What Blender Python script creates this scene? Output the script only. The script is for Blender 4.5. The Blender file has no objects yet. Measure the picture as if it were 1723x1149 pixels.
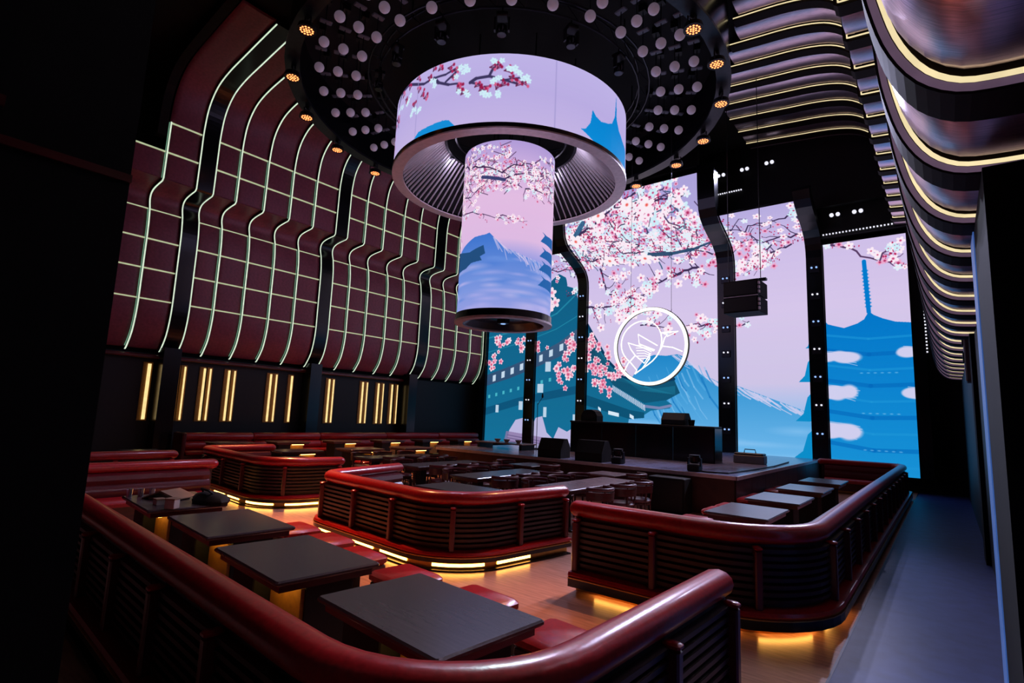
import bpy, math, random
import numpy as np
from math import pi, sin, cos, radians, hypot, atan2, sqrt
from mathutils import Matrix, Vector

random.seed(7)
S = bpy.context.scene
C = S.collection

# ------------------------------------------------------------------ camera, world, exposure
cam = bpy.data.cameras.new('camera')
cam.sensor_fit = 'HORIZONTAL'; cam.sensor_width = 36.0
cam.lens = 36.0 * 904 / 1723
cam.clip_end = 200; cam.clip_start = 0.05
camo = bpy.data.objects.new('camera', cam); C.objects.link(camo)
_y, _p, _r = radians(39.0), radians(7.77), radians(2.36)
_f0 = Vector((-sin(_y), cos(_y), 0)); _r0 = Vector((cos(_y), sin(_y), 0)); _u0 = Vector((0, 0, 1))
_f = _f0*cos(_p) + _u0*sin(_p); _u = _u0*cos(_p) - _f0*sin(_p)
_rr = _r0*cos(_r) + _u*sin(_r); _uu = _u*cos(_r) - _r0*sin(_r)
camo.matrix_world = Matrix(((_rr.x, _uu.x, -_f.x, 0), (_rr.y, _uu.y, -_f.y, 0), (_rr.z, _uu.z, -_f.z, 2.0), (0, 0, 0, 1)))
S.camera = camo

W = bpy.data.worlds.new('night'); S.world = W; W.use_nodes = True
W.node_tree.nodes['Background'].inputs[0].default_value = (0.35, 0.3, 0.45, 1)
W.node_tree.nodes['Background'].inputs[1].default_value = 0.0025
S.view_settings.view_transform = 'Standard'; S.view_settings.look = 'None'
S.view_settings.exposure = 0.0; S.view_settings.gamma = 1.0
S.view_settings.use_curve_mapping = False

SCREEN = 1.0          # brightness of the LED screens
AMBER = 1500.0         # watts of each amber ring lamp
RIB = .95             # brightness of the wall light strips
GOLD = 1.1            # brightness of the gold light strips

WASH = 500.0          # watts of each lilac moving-head lamp
HEAD = 3000.0         # watts of each twin lamp on the wall header

# ------------------------------------------------------------------ materials
def lin(c):
    return tuple((v/255/12.92 if v/255 <= .04045 else ((v/255+.055)/1.055)**2.4) for v in c)

def mat(name, rgb, rough=.5, metal=0., var=.25, scale=8., bump=0., stretch=None, spec=.5, coat=0.):
    m = bpy.data.materials.new(name); m.use_nodes = True
    nt = m.node_tree; b = nt.nodes['Principled BSDF']
    tc = nt.nodes.new('ShaderNodeTexCoord'); nz = nt.nodes.new('ShaderNodeTexNoise')
    nz.inputs['Scale'].default_value = scale; nz.inputs['Detail'].default_value = 4
    src = tc.outputs['Object']
    if stretch:
        mp = nt.nodes.new('ShaderNodeMapping'); mp.inputs['Scale'].default_value = stretch
        nt.links.new(src, mp.inputs[0]); src = mp.outputs[0]
    nt.links.new(src, nz.inputs['Vector'])
    rp = nt.nodes.new('ShaderNodeValToRGB'); e = rp.color_ramp.elements
    c = lin(rgb)
    e[0].position = .3; e[1].position = .7
    e[0].color = (*[v*(1-var) for v in c], 1); e[1].color = (*[min(1, v*(1+var)) for v in c], 1)
    nt.links.new(nz.outputs[0], rp.inputs[0]); nt.links.new(rp.outputs[0], b.inputs['Base Color'])
    b.inputs['Roughness'].default_value = rough; b.inputs['Metallic'].default_value = metal
    b.inputs['Specular IOR Level'].default_value = spec
    b.inputs['Coat Weight'].default_value = coat; b.inputs['Coat Roughness'].default_value = .15
    if bump:
        bp = nt.nodes.new('ShaderNodeBump'); bp.inputs['Strength'].default_value = bump; bp.inputs['Distance'].default_value = .01
        nt.links.new(nz.outputs[0], bp.inputs['Height']); nt.links.new(bp.outputs[0], b.inputs['Normal'])
    return m

def glow(name, rgb, strength, var=.12, scale=6., base=.05):
    m = bpy.data.materials.new(name); m.use_nodes = True
    nt = m.node_tree; b = nt.nodes['Principled BSDF']
    b.inputs['Base Color'].default_value = (base, base*.96, base, 1)
    tc = nt.nodes.new('ShaderNodeTexCoord'); nz = nt.nodes.new('ShaderNodeTexNoise'); nz.inputs['Scale'].default_value = scale
    nt.links.new(tc.outputs['Object'], nz.inputs['Vector'])
    rp = nt.nodes.new('ShaderNodeValToRGB'); e = rp.color_ramp.elements; c = lin(rgb)
    e[0].position = .3; e[1].position = .7
    e[0].color = (*[v*(1-var) for v in c], 1); e[1].color = (*[v*(1+var) for v in c], 1)
    nt.links.new(nz.outputs[0], rp.inputs[0]); nt.links.new(rp.outputs[0], b.inputs['Emission Color'])
    b.inputs['Emission Strength'].default_value = strength
    return m

M = dict(
    floor=mat('parquet floor', (206, 150, 128), .24, var=.18, scale=3, stretch=(1, 9, 1), bump=.04),
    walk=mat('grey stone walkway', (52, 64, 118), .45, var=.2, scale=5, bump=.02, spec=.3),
    black=mat('black paint', (9, 9, 10), .55, var=.3),
    soft_black=mat('matte black', (6, 6, 8), .8, var=.3),
    gloss_black=mat('glossy black', (10, 11, 15), .22, var=.2),
    pillar=mat('dark grey plaster', (24, 23, 23), .8, var=.2, scale=3, spec=.2),
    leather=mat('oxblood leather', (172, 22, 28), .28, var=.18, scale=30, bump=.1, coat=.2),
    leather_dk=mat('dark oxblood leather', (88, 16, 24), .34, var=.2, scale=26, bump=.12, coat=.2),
    quilt=mat('burgundy wall leather', (140, 66, 84), .42, var=.18, scale=12, bump=.1),
    bronze=mat('brushed bronze leather', (232, 204, 216), .3, metal=.95, var=.25, scale=6, stretch=(1, 18, 1), bump=.06),
    band=mat('brown lacquer', (26, 16, 14), .7, var=.2, spec=.2),
    wood=mat('dark mahogany', (74, 18, 22), .38, var=.35, scale=5, stretch=(1, 1, 7), coat=.2),
    slat=mat('dark slat wood', (46, 14, 16), .45, var=.3, scale=5, stretch=(1, 1, 7)),
    wood_red=mat('red mahogany', (98, 22, 26), .35, var=.25, scale=5, coat=.3),
    table=mat('smoked oak', (84, 66, 68), .26, var=.14, scale=4, stretch=(1, 9, 1)),
    table_lt=mat('pale veneer', (136, 110, 110), .26, var=.15, scale=4, stretch=(1, 9, 1)),
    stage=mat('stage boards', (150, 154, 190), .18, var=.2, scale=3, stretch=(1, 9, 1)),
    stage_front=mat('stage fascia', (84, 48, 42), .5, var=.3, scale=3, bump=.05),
    brass=mat('brushed brass', (190, 150, 84), .3, metal=1., var=.15, scale=10),
    chrome=mat('polished metal', (190, 180, 190), .2, metal=1., var=.1),
    lilac_metal=mat('satin aluminium', (226, 208, 212), .4, metal=.2, var=.1),
    steel=mat('dark steel', (52, 52, 58), .35, metal=.8, var=.15),
    globe=glow('frosted globe', (150, 128, 152), .26, var=.05, scale=4, base=.6),  # faint emission added in place of drum light on the globes
    card=mat('tan cardboard', (150, 112, 84), .7, var=.12),
    paper=mat('white paper', (190, 178, 170), .7, var=.06),
    grey=mat('grey plastic', (110, 112, 122), .5, var=.1),
    rib=glow('wall light strip', (222, 240, 214), RIB),
    rib_warm=glow('gold edge light strip', (246, 226, 176), 1.0),
    row=glow('quilt seam light', (206, 222, 176), RIB*.72),
    gold=glow('gold sconce light', (255, 222, 150), GOLD),
    goldplate=mat('gold wall paint', (150, 104, 36), .5, var=.2, scale=20, bump=.2),
    louvre=mat('pale louvre lacquer', (246, 240, 250), .4, metal=.0, var=.05),
    under=glow('warm plinth light', (255, 178, 80), 11.),
    strip_reflection=glow('green strip reflection', (150, 214, 176), .55),  # emissive green imitates the strip's reflection in the glossy panel
    sheen=glow('lilac edge diffuser', (176, 140, 176), .22),  # glow stands in for lilac light falling on the bands' near side
    tablelamp=glow('warm under-table light', (255, 198, 104), 9.0),
    neon=glow('white neon', (250, 246, 232), 1.5, var=.03),
    amber=glow('amber lamp cell', (255, 136, 76), 3.6),
    amber_dim=glow('amber lamp ring', (255, 78, 34), 1.5),
    dot=glow('white light dot', (235, 235, 250), 1.1),
    blue_dot=glow('cool pilot light', (150, 190, 255), 1.2),
    bluestrip=glow('blue edge light', (70, 110, 190), .55),
)

# ------------------------------------------------------------------ mesh helpers
class MB:
    def __init__(s): s.v = []; s.f = []
    def add(s, vs, fs):
        n = len(s.v); s.v += [tuple(p) for p in vs]; s.f += [tuple(n+i for i in f) for f in fs]; return s
    def box(s, x0, x1, y0, y1, z0, z1, bev=0.):
        if bev <= 0:
            vs = [(x, y, z) for z in (z0, z1) for y in (y0, y1) for x in (x0, x1)]
            return s.add(vs, [(0, 2, 3, 1), (4, 5, 7, 6), (0, 1, 5, 4), (2, 6, 7, 3), (0, 4, 6, 2), (1, 3, 7, 5)])
        b = min(bev, (x1-x0)*.49, (y1-y0)*.49, (z1-z0)*.49)
        rings = []
        for z, i in ((z0, b), (z0+b, 0), (z1-b, 0), (z1, b)):
            rings.append([(x0+i+b, y0+i, z), (x1-i-b, y0+i, z), (x1-i, y0+i+b, z), (x1-i, y1-i-b, z), (x1-i-b, y1-i, z), (x0+i+b, y1-i, z), (x0+i, y1-i-b, z), (x0+i, y0+i+b, z)])
        return s.loft(rings, True)
    def loft(s, rings, closed=True, caps=True):
        n = len(rings[0]); vs = [p for r in rings for p in r]; fs = []
        for i in range(len(rings)-1):
            for j in range(n if closed else n-1):
                k = (j+1) % n
                fs.append((i*n+j, i*n+k, (i+1)*n+k, (i+1)*n+j))
        if caps and closed:
            fs.append(tuple(reversed(range(n)))); fs.append(tuple((len(rings)-1)*n+j for j in range(n)))
        return s.add(vs, fs)
    def lathe(s, prof, n=24, c=(0, 0, 0), caps=True):
        return s.loft([[(c[0]+r*cos(2*pi*j/n), c[1]+r*sin(2*pi*j/n), c[2]+z) for j in range(n)] for r, z in prof], True, caps)
    def tube(s, pts, r, n=8, caps=True):
        pts = [Vector(p) for p in pts]; rings = []
        up = Vector((0, 0, 1))
        for i, p in enumerate(pts):
            t = (pts[min(i+1, len(pts)-1)] - pts[max(i-1, 0)]).normalized()
            a = up if abs(t.dot(up)) < .95 else Vector((0, 1, 0))
            if i and abs(t.dot(pa)) < .98: a = pa
            u = t.cross(a).normalized(); w = u.cross(t).normalized(); pa = w
            rr = r[i] if isinstance(r, (list, tuple)) else r
            rings.append([tuple(p + u*rr*cos(2*pi*j/n) + w*rr*sin(2*pi*j/n)) for j in range(n)])
        return s.loft(rings, True, caps)
    def prism(s, poly, axis, a, b):
        # poly in the two other axes (cyclic order), extruded along axis from a to b
        def mk(t, p):
            return {'x': (t, p[0], p[1]), 'y': (p[0], t, p[1]), 'z': (p[0], p[1], t)}[axis]
        return s.loft([[mk(a, p) for p in poly], [mk(b, p) for p in poly]], True)
    def sphere(s, c, r, n=16, m=10, sz=1.):
        return s.lathe([(max(1e-4, r*sin(pi*i/m)), -r*sz*cos(pi*i/m)) for i in range(m+1)], n, c)
    def build(s, name, material, parent=None, smooth=False, kind=None, loc=None):
        me = bpy.data.meshes.new(name); me.from_pydata(s.v, [], s.f)
        me.validate()
        import bmesh
        bm = bmesh.new(); bm.from_mesh(me); bmesh.ops.recalc_face_normals(bm, faces=bm.faces); bm.to_mesh(me); bm.free()
        me.materials.append(material)
        if smooth:
            me.polygons.foreach_set('use_smooth', [True]*len(me.polygons))
            try: me.set_sharp_from_angle(angle=radians(38))
            except Exception: pass
        o = bpy.data.objects.new(name, me); C.objects.link(o)
        if parent: o.parent = parent
        if kind: o['kind'] = kind
        if loc: o.location = loc
        return o

def tag(o, label=None, cat=None, group=None, kind=None):
    if label: o['label'] = label
    if cat: o['category'] = cat
    if group: o['group'] = group
    if kind: o['kind'] = kind
    return o

def thing(name, label, cat, loc=(0, 0, 0), rz=0, group=None):
    o = bpy.data.objects.new(name, None); C.objects.link(o); o.empty_display_size = .2
    o.location = loc; o.rotation_euler = (0, 0, rz)
    return tag(o, label, cat, group)

def root(name, kind='structure'):
    o = bpy.data.objects.new(name, None); C.objects.link(o); o['kind'] = kind; return o

def copy_tree(o, parent=None):
    c = o.copy(); C.objects.link(c)
    if parent: c.parent = parent
    for ch in list(o.children): copy_tree(ch, c)
    return c

def dup(o, loc, rz, label, group=None):
    c = copy_tree(o); c.location = loc; c.rotation_euler = (0, 0, rz); c['label'] = label
    if group: c['group'] = group
    return c

def inst(name, src, parent, loc=(0, 0, 0), rot=(0, 0, 0), scale=(1, 1, 1)):
    o = bpy.data.objects.new(name, src.data); C.objects.link(o); o.parent = parent
    o.location = loc; o.rotation_euler = rot; o.scale = scale
    return o

def fillet(pts, rads, seg=10):
    out = [pts[0]]
    for i in range(1, len(pts)-1):
        p, a, b = Vector(pts[i]), Vector(pts[i-1]), Vector(pts[i+1])
        r = rads[i-1]; u = (a-p).normalized(); w = (b-p).normalized()
        ang = u.angle(w); d = r/math.tan(ang/2)
        s0 = p+u*d; s1 = p+w*d; ctr = p+(u+w).normalized()*(r/sin(ang/2))
        a0 = atan2(s0.y-ctr.y, s0.x-ctr.x); a1 = atan2(s1.y-ctr.y, s1.x-ctr.x)
        da = (a1-a0+pi) % (2*pi)-pi
        for k in range(seg+1):
            t = a0+da*k/seg; out.append((ctr.x+r*cos(t), ctr.y+r*sin(t)))
    out.append(pts[-1]); return out

def offsets(path):
    ns = []
    for i in range(len(path)):
        a = Vector(path[max(i-1, 0)]); b = Vector(path[min(i+1, len(path)-1)])
        t = (b-a).normalized(); ns.append(Vector((t.y, -t.x)))    # right of travel
    return ns

def sweep(path, prof, mb=None):
    """prof: closed polygon of (outward offset, z) swept along the 2D path"""
    mb = mb or MB(); ns = offsets(path)
    mb.loft([[(p[0]+n.x*o, p[1]+n.y*o, z) for o, z in prof] for p, n in zip(path, ns)], True)
    return mb

def along(path, step, start=None):
    L = [0]
    for a, b in zip(path, path[1:]): L.append(L[-1]+hypot(b[0]-a[0], b[1]-a[1]))
    n = max(1, round(L[-1]/step)); out = []
    for k in range(n+1):
        d = L[-1]*k/n
        i = max(j for j in range(len(L)) if L[j] <= d+1e-9); i = min(i, len(path)-2)
        t = (d-L[i])/max(1e-9, L[i+1]-L[i]); a, b = path[i], path[i+1]
        tv = Vector((b[0]-a[0], b[1]-a[1])).normalized()
        out.append(((a[0]+(b[0]-a[0])*t, a[1]+(b[1]-a[1])*t), tv, Vector((tv.y, -tv.x)), d))
    return out, L[-1]

def sub(path, d0, d1):
    out = []; d = 0
    def pt(i, t): return (path[i][0]+(path[i+1][0]-path[i][0])*t, path[i][1]+(path[i+1][1]-path[i][1])*t)
    for i in range(len(path)-1):
        l = hypot(path[i+1][0]-path[i][0], path[i+1][1]-path[i][1])
        if d+l > d0 and d < d1 and l > 1e-9:
            if not out: out.append(pt(i, max(0, (d0-d)/l)))
            out.append(pt(i, min(1, (d1-d)/l)))
        d += l
    return out

# ------------------------------------------------------------------ painted pictures for the LED screens
ZB = [(0, .5), (0, 8.3), (.03, 8.6), (.12, 8.85), (.3, 9.1), (.62, 9.32), (1.0, 9.5), (1.4, 9.66), (1.75, 9.82), (2.0, 10.0), (2.17, 10.25), (2.25, 10.6), (2.28, 11.1), (2.3, 12.0)]
ZA = [.5]
for _a, _b in zip(ZB, ZB[1:]): ZA.append(ZA[-1]+hypot(_b[0]-_a[0], _b[1]-_a[1]))
def arc(z):
    if z < .5: return z
    if z > 12: return ZA[-1]+z-12
    return float(np.interp(z, [q[1] for q in ZB], ZA))

class Pic:
    zm = staticmethod(lambda z: z)
    def __init__(s, x0, x1, z0, z1, ppm, seed=1):
        s.x0, s.z0, s.k = x0, z0, ppm
        s.w = int((x1-x0)*ppm); s.h = int((z1-z0)*ppm)
        s.a = np.zeros((s.h, s.w, 3), np.float32); s.r = random.Random(seed)
    def grad(s, stops):
        z = s.z0+np.arange(s.h)/s.k
        zs = [s.zm(q[0]) for q in stops]
        col = np.stack([np.interp(z, zs, [q[1][i] for q in stops]) for i in range(3)], 1)
        s.a[:] = col[:, None, :]
    def _bb(s, xs, zs, pad):
        i0 = max(0, int((min(xs)-s.x0)*s.k-pad)); i1 = min(s.w, int((max(xs)-s.x0)*s.k+pad)+1)
        j0 = max(0, int((min(zs)-s.z0)*s.k-pad)); j1 = min(s.h, int((max(zs)-s.z0)*s.k+pad)+1)
        return (i0, i1, j0, j1) if i1 > i0 and j1 > j0 else None
    def poly(s, pts, c, alpha=1., c2=None):
        pts = [(q[0], s.zm(q[1])) for q in pts]
        xs = [p[0] for p in pts]; zs = [p[1] for p in pts]; bb = s._bb(xs, zs, 1)
        if not bb: return
        i0, i1, j0, j1 = bb
        gx, gz = np.meshgrid(s.x0+(np.arange(i0, i1)+.5)/s.k, s.z0+(np.arange(j0, j1)+.5)/s.k)
        ins = np.zeros(gx.shape, bool)
        for (ax, az), (bx, bz) in zip(pts, pts[1:]+pts[:1]):
            if az == bz: continue
            ins ^= ((az > gz) != (bz > gz)) & (gx < (bx-ax)*(gz-az)/(bz-az)+ax)
        col = np.array(c, np.float32)
        if c2 is not None:   # top colour c, bottom colour c2
            t = ((gz-min(zs))/(max(zs)-min(zs)))[..., None]
            col = (np.array(c2)*(1-t)+np.array(c)*t).astype(np.float32)
        v = s.a[j0:j1, i0:i1]; m = (ins*alpha)[..., None]
        v[:] = v*(1-m)+col*m
    def line(s, pts, w, c, alpha=1., w2=None):
        pts = [(q[0], s.zm(q[1])) for q in pts]
        n = len(pts)-1
        for q in range(n):
            (ax, az), (bx, bz) = pts[q], pts[q+1]
            wa = w if w2 is None else w+(w2-w)*q/max(1, n-1)
            bb = s._bb((ax, bx), (az, bz), wa*s.k+2)
            if not bb: continue
            i0, i1, j0, j1 = bb
            gx, gz = np.meshgrid(s.x0+(np.arange(i0, i1)+.5)/s.k, s.z0+(np.arange(j0, j1)+.5)/s.k)
            dx, dz = bx-ax, bz-az; t = np.clip(((gx-ax)*dx+(gz-az)*dz)/max(1e-9, dx*dx+dz*dz), 0, 1)
            d = np.hypot(gx-ax-t*dx, gz-az-t*dz)
            m = (np.clip((wa/2-d)*s.k+.5, 0, 1)*alpha)[..., None]
            v = s.a[j0:j1, i0:i1]; v[:] = v*(1-m)+np.array(c, np.float32)*m
    def flower(s, x, z, r, outer=(244, 226, 240), inner=(206, 60, 112), heart=.42, sq=1.):
        z = s.zm(z)
        bb = s._bb((x-r/sq, x+r/sq), (z-r, z+r), 1)
        if not bb: return
        i0, i1, j0, j1 = bb
        gx, gz = np.meshgrid(s.x0+(np.arange(i0, i1)+.5)/s.k-x, s.z0+(np.arange(j0, j1)+.5)/s.k-z)
        gx = gx*sq
        rho = np.hypot(gx, gz)/r; th = np.arctan2(gz, gx)+s.r.random()*6
        edge = .55+.45*np.abs(np.cos(2.5*th))
        m = np.clip((edge-rho)*r*s.k+.5, 0, 1)[..., None]
        t = np.clip(rho/heart, 0, 1)[..., None]**1.5
        col = np.array(inner)*(1-t)+np.array(outer)*t
        v = s.a[j0:j1, i0:i1]; v[:] = v*(1-m)+col*m
    def blob(s, x, z, rx, rz, c, alpha=1., soft=1.):
        z = s.zm(z)
        bb = s._bb((x-rx*1.5, x+rx*1.5), (z-rz*1.5, z+rz*1.5), 1)
        if not bb: return
        i0, i1, j0, j1 = bb
        gx, gz = np.meshgrid((s.x0+(np.arange(i0, i1)+.5)/s.k-x)/rx, (s.z0+(np.arange(j0, j1)+.5)/s.k-z)/rz)
        m = (np.clip((1.-np.hypot(gx, gz))/soft, 0, 1)*alpha)[..., None]
        v = s.a[j0:j1, i0:i1]; v[:] = v*(1-m)+np.array(c, np.float32)*m
    def bloom(s, x, z, r, cyan=.25):
        R = s.r; q = R.random()
        if q < .40:
            s.flower(x, z, r, (250, 234, 246) if R.random() > cyan else (206, 236, 248), (196, 40, 100), .2+.14*R.random())
        elif q < .56:
            s.flower(x, z, r*.8, (236, 172, 208), (168, 26, 80), .5)
        elif q < .88:
            for _ in range(3): s.blob(x+R.gauss(0, r*.5), z+R.gauss(0, r*.5), r*.2, r*.3, R.choice(((182, 30, 84), (150, 22, 74), (214, 70, 120))), 1, .5)
        else:
            s.flower(x, z, r*.8, (224, 240, 250), (246, 226, 242), .5)
    def branch(s, pts, w, c=(62, 44, 82), twigs=5, tl=.5, r=.17, dens=1., cyan=.25, blooms=True):
        R = s.r; P = []
        for a, b in zip(pts, pts[1:]):
            n = max(2, int(hypot(b[0]-a[0], b[1]-a[1])/.18))
            for i in range(n): P.append((a[0]+(b[0]-a[0])*i/n+R.gauss(0, .03), a[1]+(b[1]-a[1])*i/n+R.gauss(0, .03)))
        P.append(pts[-1]); s.line(P, w, c, 1, w*.4)
        spots = list(P[1:])
        for _ in range(twigs):
            b = R.choice(P); an = R.uniform(-1, 1)+(pi if pts[-1][0] < pts[0][0] else 0)+R.choice((-.5, .5))
            q = [b]; l = tl*R.uniform(.4, 1.2)
            for k in range(4):
                an += R.gauss(0, .35); q.append((q[-1][0]+cos(an)*l/4, q[-1][1]+sin(an)*l/4))
            s.line(q, w*.45, c, 1, w*.25); spots += q[1:]
        if blooms:
            for _ in range(int(len(spots)*dens*.8)):
                b = R.choice(spots); s.bloom(b[0]+R.gauss(0, r*.9), b[1]+R.gauss(0, r*.9), r*R.uniform(.55, 1.15), cyan)
    def image(s, name):
        im = bpy.data.images.new(name, s.w, s.h)
        px = np.ones((s.h, s.w, 4), np.float32); px[..., :3] = np.clip(s.a/255, 0, 1)
        im.pixels.foreach_set(px.ravel()); im.update(); im.pack()
        return im

def picture_mat(name, pic, strength):
    m = bpy.data.materials.new(name); m.use_nodes = True; nt = m.node_tree; b = nt.nodes['Principled BSDF']
    b.inputs['Base Color'].default_value = (.01, .01, .012, 1); b.inputs['Roughness'].default_value = .9; b.inputs['Specular IOR Level'].default_value = .05
    t = nt.nodes.new('ShaderNodeTexImage'); t.image = pic.image(name); t.interpolation = 'Linear'
    nt.links.new(t.outputs['Color'], b.inputs['Emission Color']); b.inputs['Emission Strength'].default_value = strength
    return m

def set_uv(o, fn):
    me = o.data; uv = me.uv_layers.new(name='picture')
    for l in me.loops:
        uv.data[l.index].uv = fn(me.vertices[l.vertex_index].co)

# ---- the wall picture: blossom branches, mountain, temple, pagoda
TEAL, TEAL_D, SLATE = (14, 108, 146), (10, 70, 106), (44, 84, 116)
def paint_wall():
    p = Pic(-19.85, -.6, .3, arc(12.1), 90, 3); p.zm = arc; R = p.r
    p.grad([(.3, (118, 186, 238)), (2.2, (150, 190, 236)), (3.6, (206, 196, 230)), (6.5, (214, 198, 234)), (9, (206, 190, 232)), (10.4, (176, 166, 220)), (12.1, (170, 160, 216))])
    # mountain
    fuji = [(-13, .3), (-11.1, 3.76), (-10.38, 4.74), (-9.96, 4.88), (-9.4, 4.82), (-8.88, 4.87), (-8.62, 4.76), (-7.86, 4.03), (-7.07, 3.61), (-6.38, 3.49), (-5.15, 3.0), (-3.85, 2.5), (-2.6, 2.2), (-.6, 1.6), (-.6, .3)]
    p.poly(fuji, (30, 134, 200), 1, (122, 190, 240))
    for _ in range(60):
        x = R.uniform(-9.2, -3.8); zt = np.interp(x, [q[0] for q in fuji[2:12]], [q[1] for q in fuji[2:12]])
        l = R.uniform(.3, 1.1); p.line([(x, zt-.03), (x+l*.5, zt-l*.45), (x+l*.8, zt-l*.62)], R.uniform(.02, .06), (206, 204, 238), .75)
    for _ in range(30):
        x = R.uniform(-10.2, -7.6); z = R.uniform(2.6, 4.4); l = R.uniform(.5, 1.4)
        p.line([(x, z), (x+l*.25, z-l*.6), (x+l*.55, z-l)], R.uniform(.03, .08), R.choice(((90, 174, 228), (16, 112, 186), (140, 196, 240))), .55)
    for _ in range(14):
        p.blob(R.uniform(-12, -1), R.uniform(.5, 1.9), R.uniform(.9, 2.2), R.uniform(.12, .3), (156, 204, 246), .45, 1)
    # temple on the left
    tl = [(-19.85, 7.4), (-17.4, 8.3), (-16.01, 8.6), (-15.64, 8.82), (-14.91, 9.14), (-14.58, 8.95), (-14.59, 8.54), (-14.17, 8.39), (-13.5, 6.68), (-12.89, 5.71), (-12.23, 4.69), (-11.48, 3.96), (-10.46, 3.55), (-9.63, 3.65), (-9.04, 3.8), (-9.0, 3.5), (-8.78, 3.21), (-9.38, 2.88), (-9.14, 2.73), (-9.22, 2.55), (-10.09, 2.43), (-10.39, 2.24), (-11.13, 2.03), (-11.22, 1.5), (-12.9, 1.7), (-13.2, .3), (-19.85, .3)]
    p.poly(tl, (12, 92, 130), 1, (20, 112, 152))
    # roof tile courses, ridge, underside
    p.poly([(-13.5, 6.68), (-12.89, 5.71), (-12.23, 4.69), (-11.48, 3.96), (-10.46, 3.55), (-9.04, 3.8), (-8.78, 3.21), (-9.38, 2.9), (-10.4, 2.75), (-11.87, 3.5), (-13.5, 5.2)], (22, 70, 98), 1, (14, 84, 116))
    for k in range(16):
        t = k/15
        p.line([(-13.4+.9*t, 6.3-2.3*t), (-12.1+1.3*t, 4.3-.75*t), (-10.6+1.6*t, 3.3-.15*t), (-9.0, 3.5-.3*t)], .03, (26, 118, 150), .45)
    p.line([(-13.5, 6.68), (-12.89, 5.71), (-12.23, 4.69), (-11.48, 3.96), (-10.46, 3.56), (-9.04, 3.8)], .12, (6, 56, 92))
    p.line([(-10.4, 2.62), (-9.7, 2.55), (-9.2, 2.66)], .12, (120, 132, 176))
    for k in range(22):
        t = k/21; x = -11.95+1.55*t; z = 3.52-.85*t
        p.line([(x, z), (x+.03, z-.24)], .045, (206, 216, 240), .95)
    p.poly([(-13.4, 3.1), (-11.08, 2.43), (-10.39, 2.34), (-10.4, 2.1), (-11.1, 2.03), (-13.4, 2.6)], (10, 82, 116))
    for x, z, w, h in ((-11.9, 2.24, .55, .17), (-12.63, 2.44, .14, .14), (-11.0, 2.14, .2, .16)):
        p.poly([(x-w/2, z-h/2+.05), (x+w/2, z-h/2-.05), (x+w/2, z+h/2-.05), (x-w/2, z+h/2+.05)], (214, 232, 246))
    # left roof
    p.poly([(-19.85, 4.1), (-18.04, 4.6), (-16.48, 5.1), (-15.03, 5.7), (-13.83, 6.4), (-13.83, 5.6), (-15.03, 4.95), (-16.48, 4.45), (-18.04, 3.95), (-19.85, 3.5)], (64, 92, 126), 1, (44, 76, 112))
    p.line([(-19.7, 6.2), (-17, 6.6), (-15.2, 7.2), (-13.9, 8.2)], .08, (36, 140, 170), .8)
    p.line([(-19.7, 5.4), (-17, 5.9), (-15.2, 6.4), (-13.9, 7.0)], .05, (36, 140, 170), .7)
    for k in range(9):
        x = -19.2+.62*k; z = np.interp(x, [-19.7, -18.04, -16.48, -15.03, -13.8], [4.05, 4.55, 5.05, 5.6, 6.3])-.25
        if R.random() < .9: p.poly([(x-.11, z-.2), (x+.11, z-.14), (x+.11, z+.2), (x-.11, z+.14)], (196, 216, 234))
    for k in range(10):
        x = -19.5+.5*k; z = 2.95+.11*k
        p.poly([(x-.07, z-.1), (x+.07, z-.08), (x+.07, z+.1), (x-.07, z+.08)], (70, 178, 196))
    p.poly([(-19.85, 2.3), (-17.5, 2.9), (-15.8, 3.2), (-13.5, 3.6), (-13.5, 3.2), (-15.8, 2.8), (-17.5, 2.5), (-19.85, 1.9)], (12, 84, 122))
    for x, z, w, h in ((-15.64, 4.49, .34, .5), (-16.08, 3.4, .36, .45), (-17.3, 2.5, .26, .45), (-15.75, 2.2, .2, .5), (-14.0, 1.95, .2, .4), (-18.9, 2.3, .2, .4)):
        p.poly([(x-w/2, z-h/2), (x+w/2, z-h/2), (x+w/2, z+h/2), (x-w/2, z+h/2)], (204, 222, 240), .9)
    p.poly([(-18.2, .3), (-18.0, 1.2), (-17.6, 1.75), (-17.0, 1.9), (-16.6, 1.3), (-16.3, 1.9), (-15.9, 2.0), (-15.6, 1.2), (-15.2, .9), (-14.9, 1.5), (-14.4, 1.3), (-13.9, 1.6), (-13.4, 1.0), (-13.2, .3)], (196, 186, 226), .95)
    p.poly([(-18.4, .3), (-18.2, 1.15), (-15.8, .95), (-13.2, .6), (-13.2, .3)], (140, 118, 164), .8)
    for k in range(4): p.line([(-18.1, .95-.15*k), (-13.2, .5-.08*k)], .05, (96, 82, 128), .7)
    # pagoda on the right
    B = (0, 122, 204)
    p.poly([(-3.4, 6.0), (-3.22, 5.75), (-2.72, 5.58), (-2.3, 5.72), (-2.1, 5.85), (-1.95, 6.12), (-1.8, 5.98), (-1.55, 5.84), (-1.2, 5.7), (-.6, 5.62), (-.6, .3), (-3.3, .3), (-3.3, 5.0)], (0, 118, 200), 1, (24, 146, 214))
    for k in range(9): p.line([(-3.3, 5.35-.55*k), (-2, 5.15-.55*k), (-.6, 5.2-.55*k)], .14 if k % 2 else .08, (0, 100, 184) if k % 2 else (30, 150, 216), .55)
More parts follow.
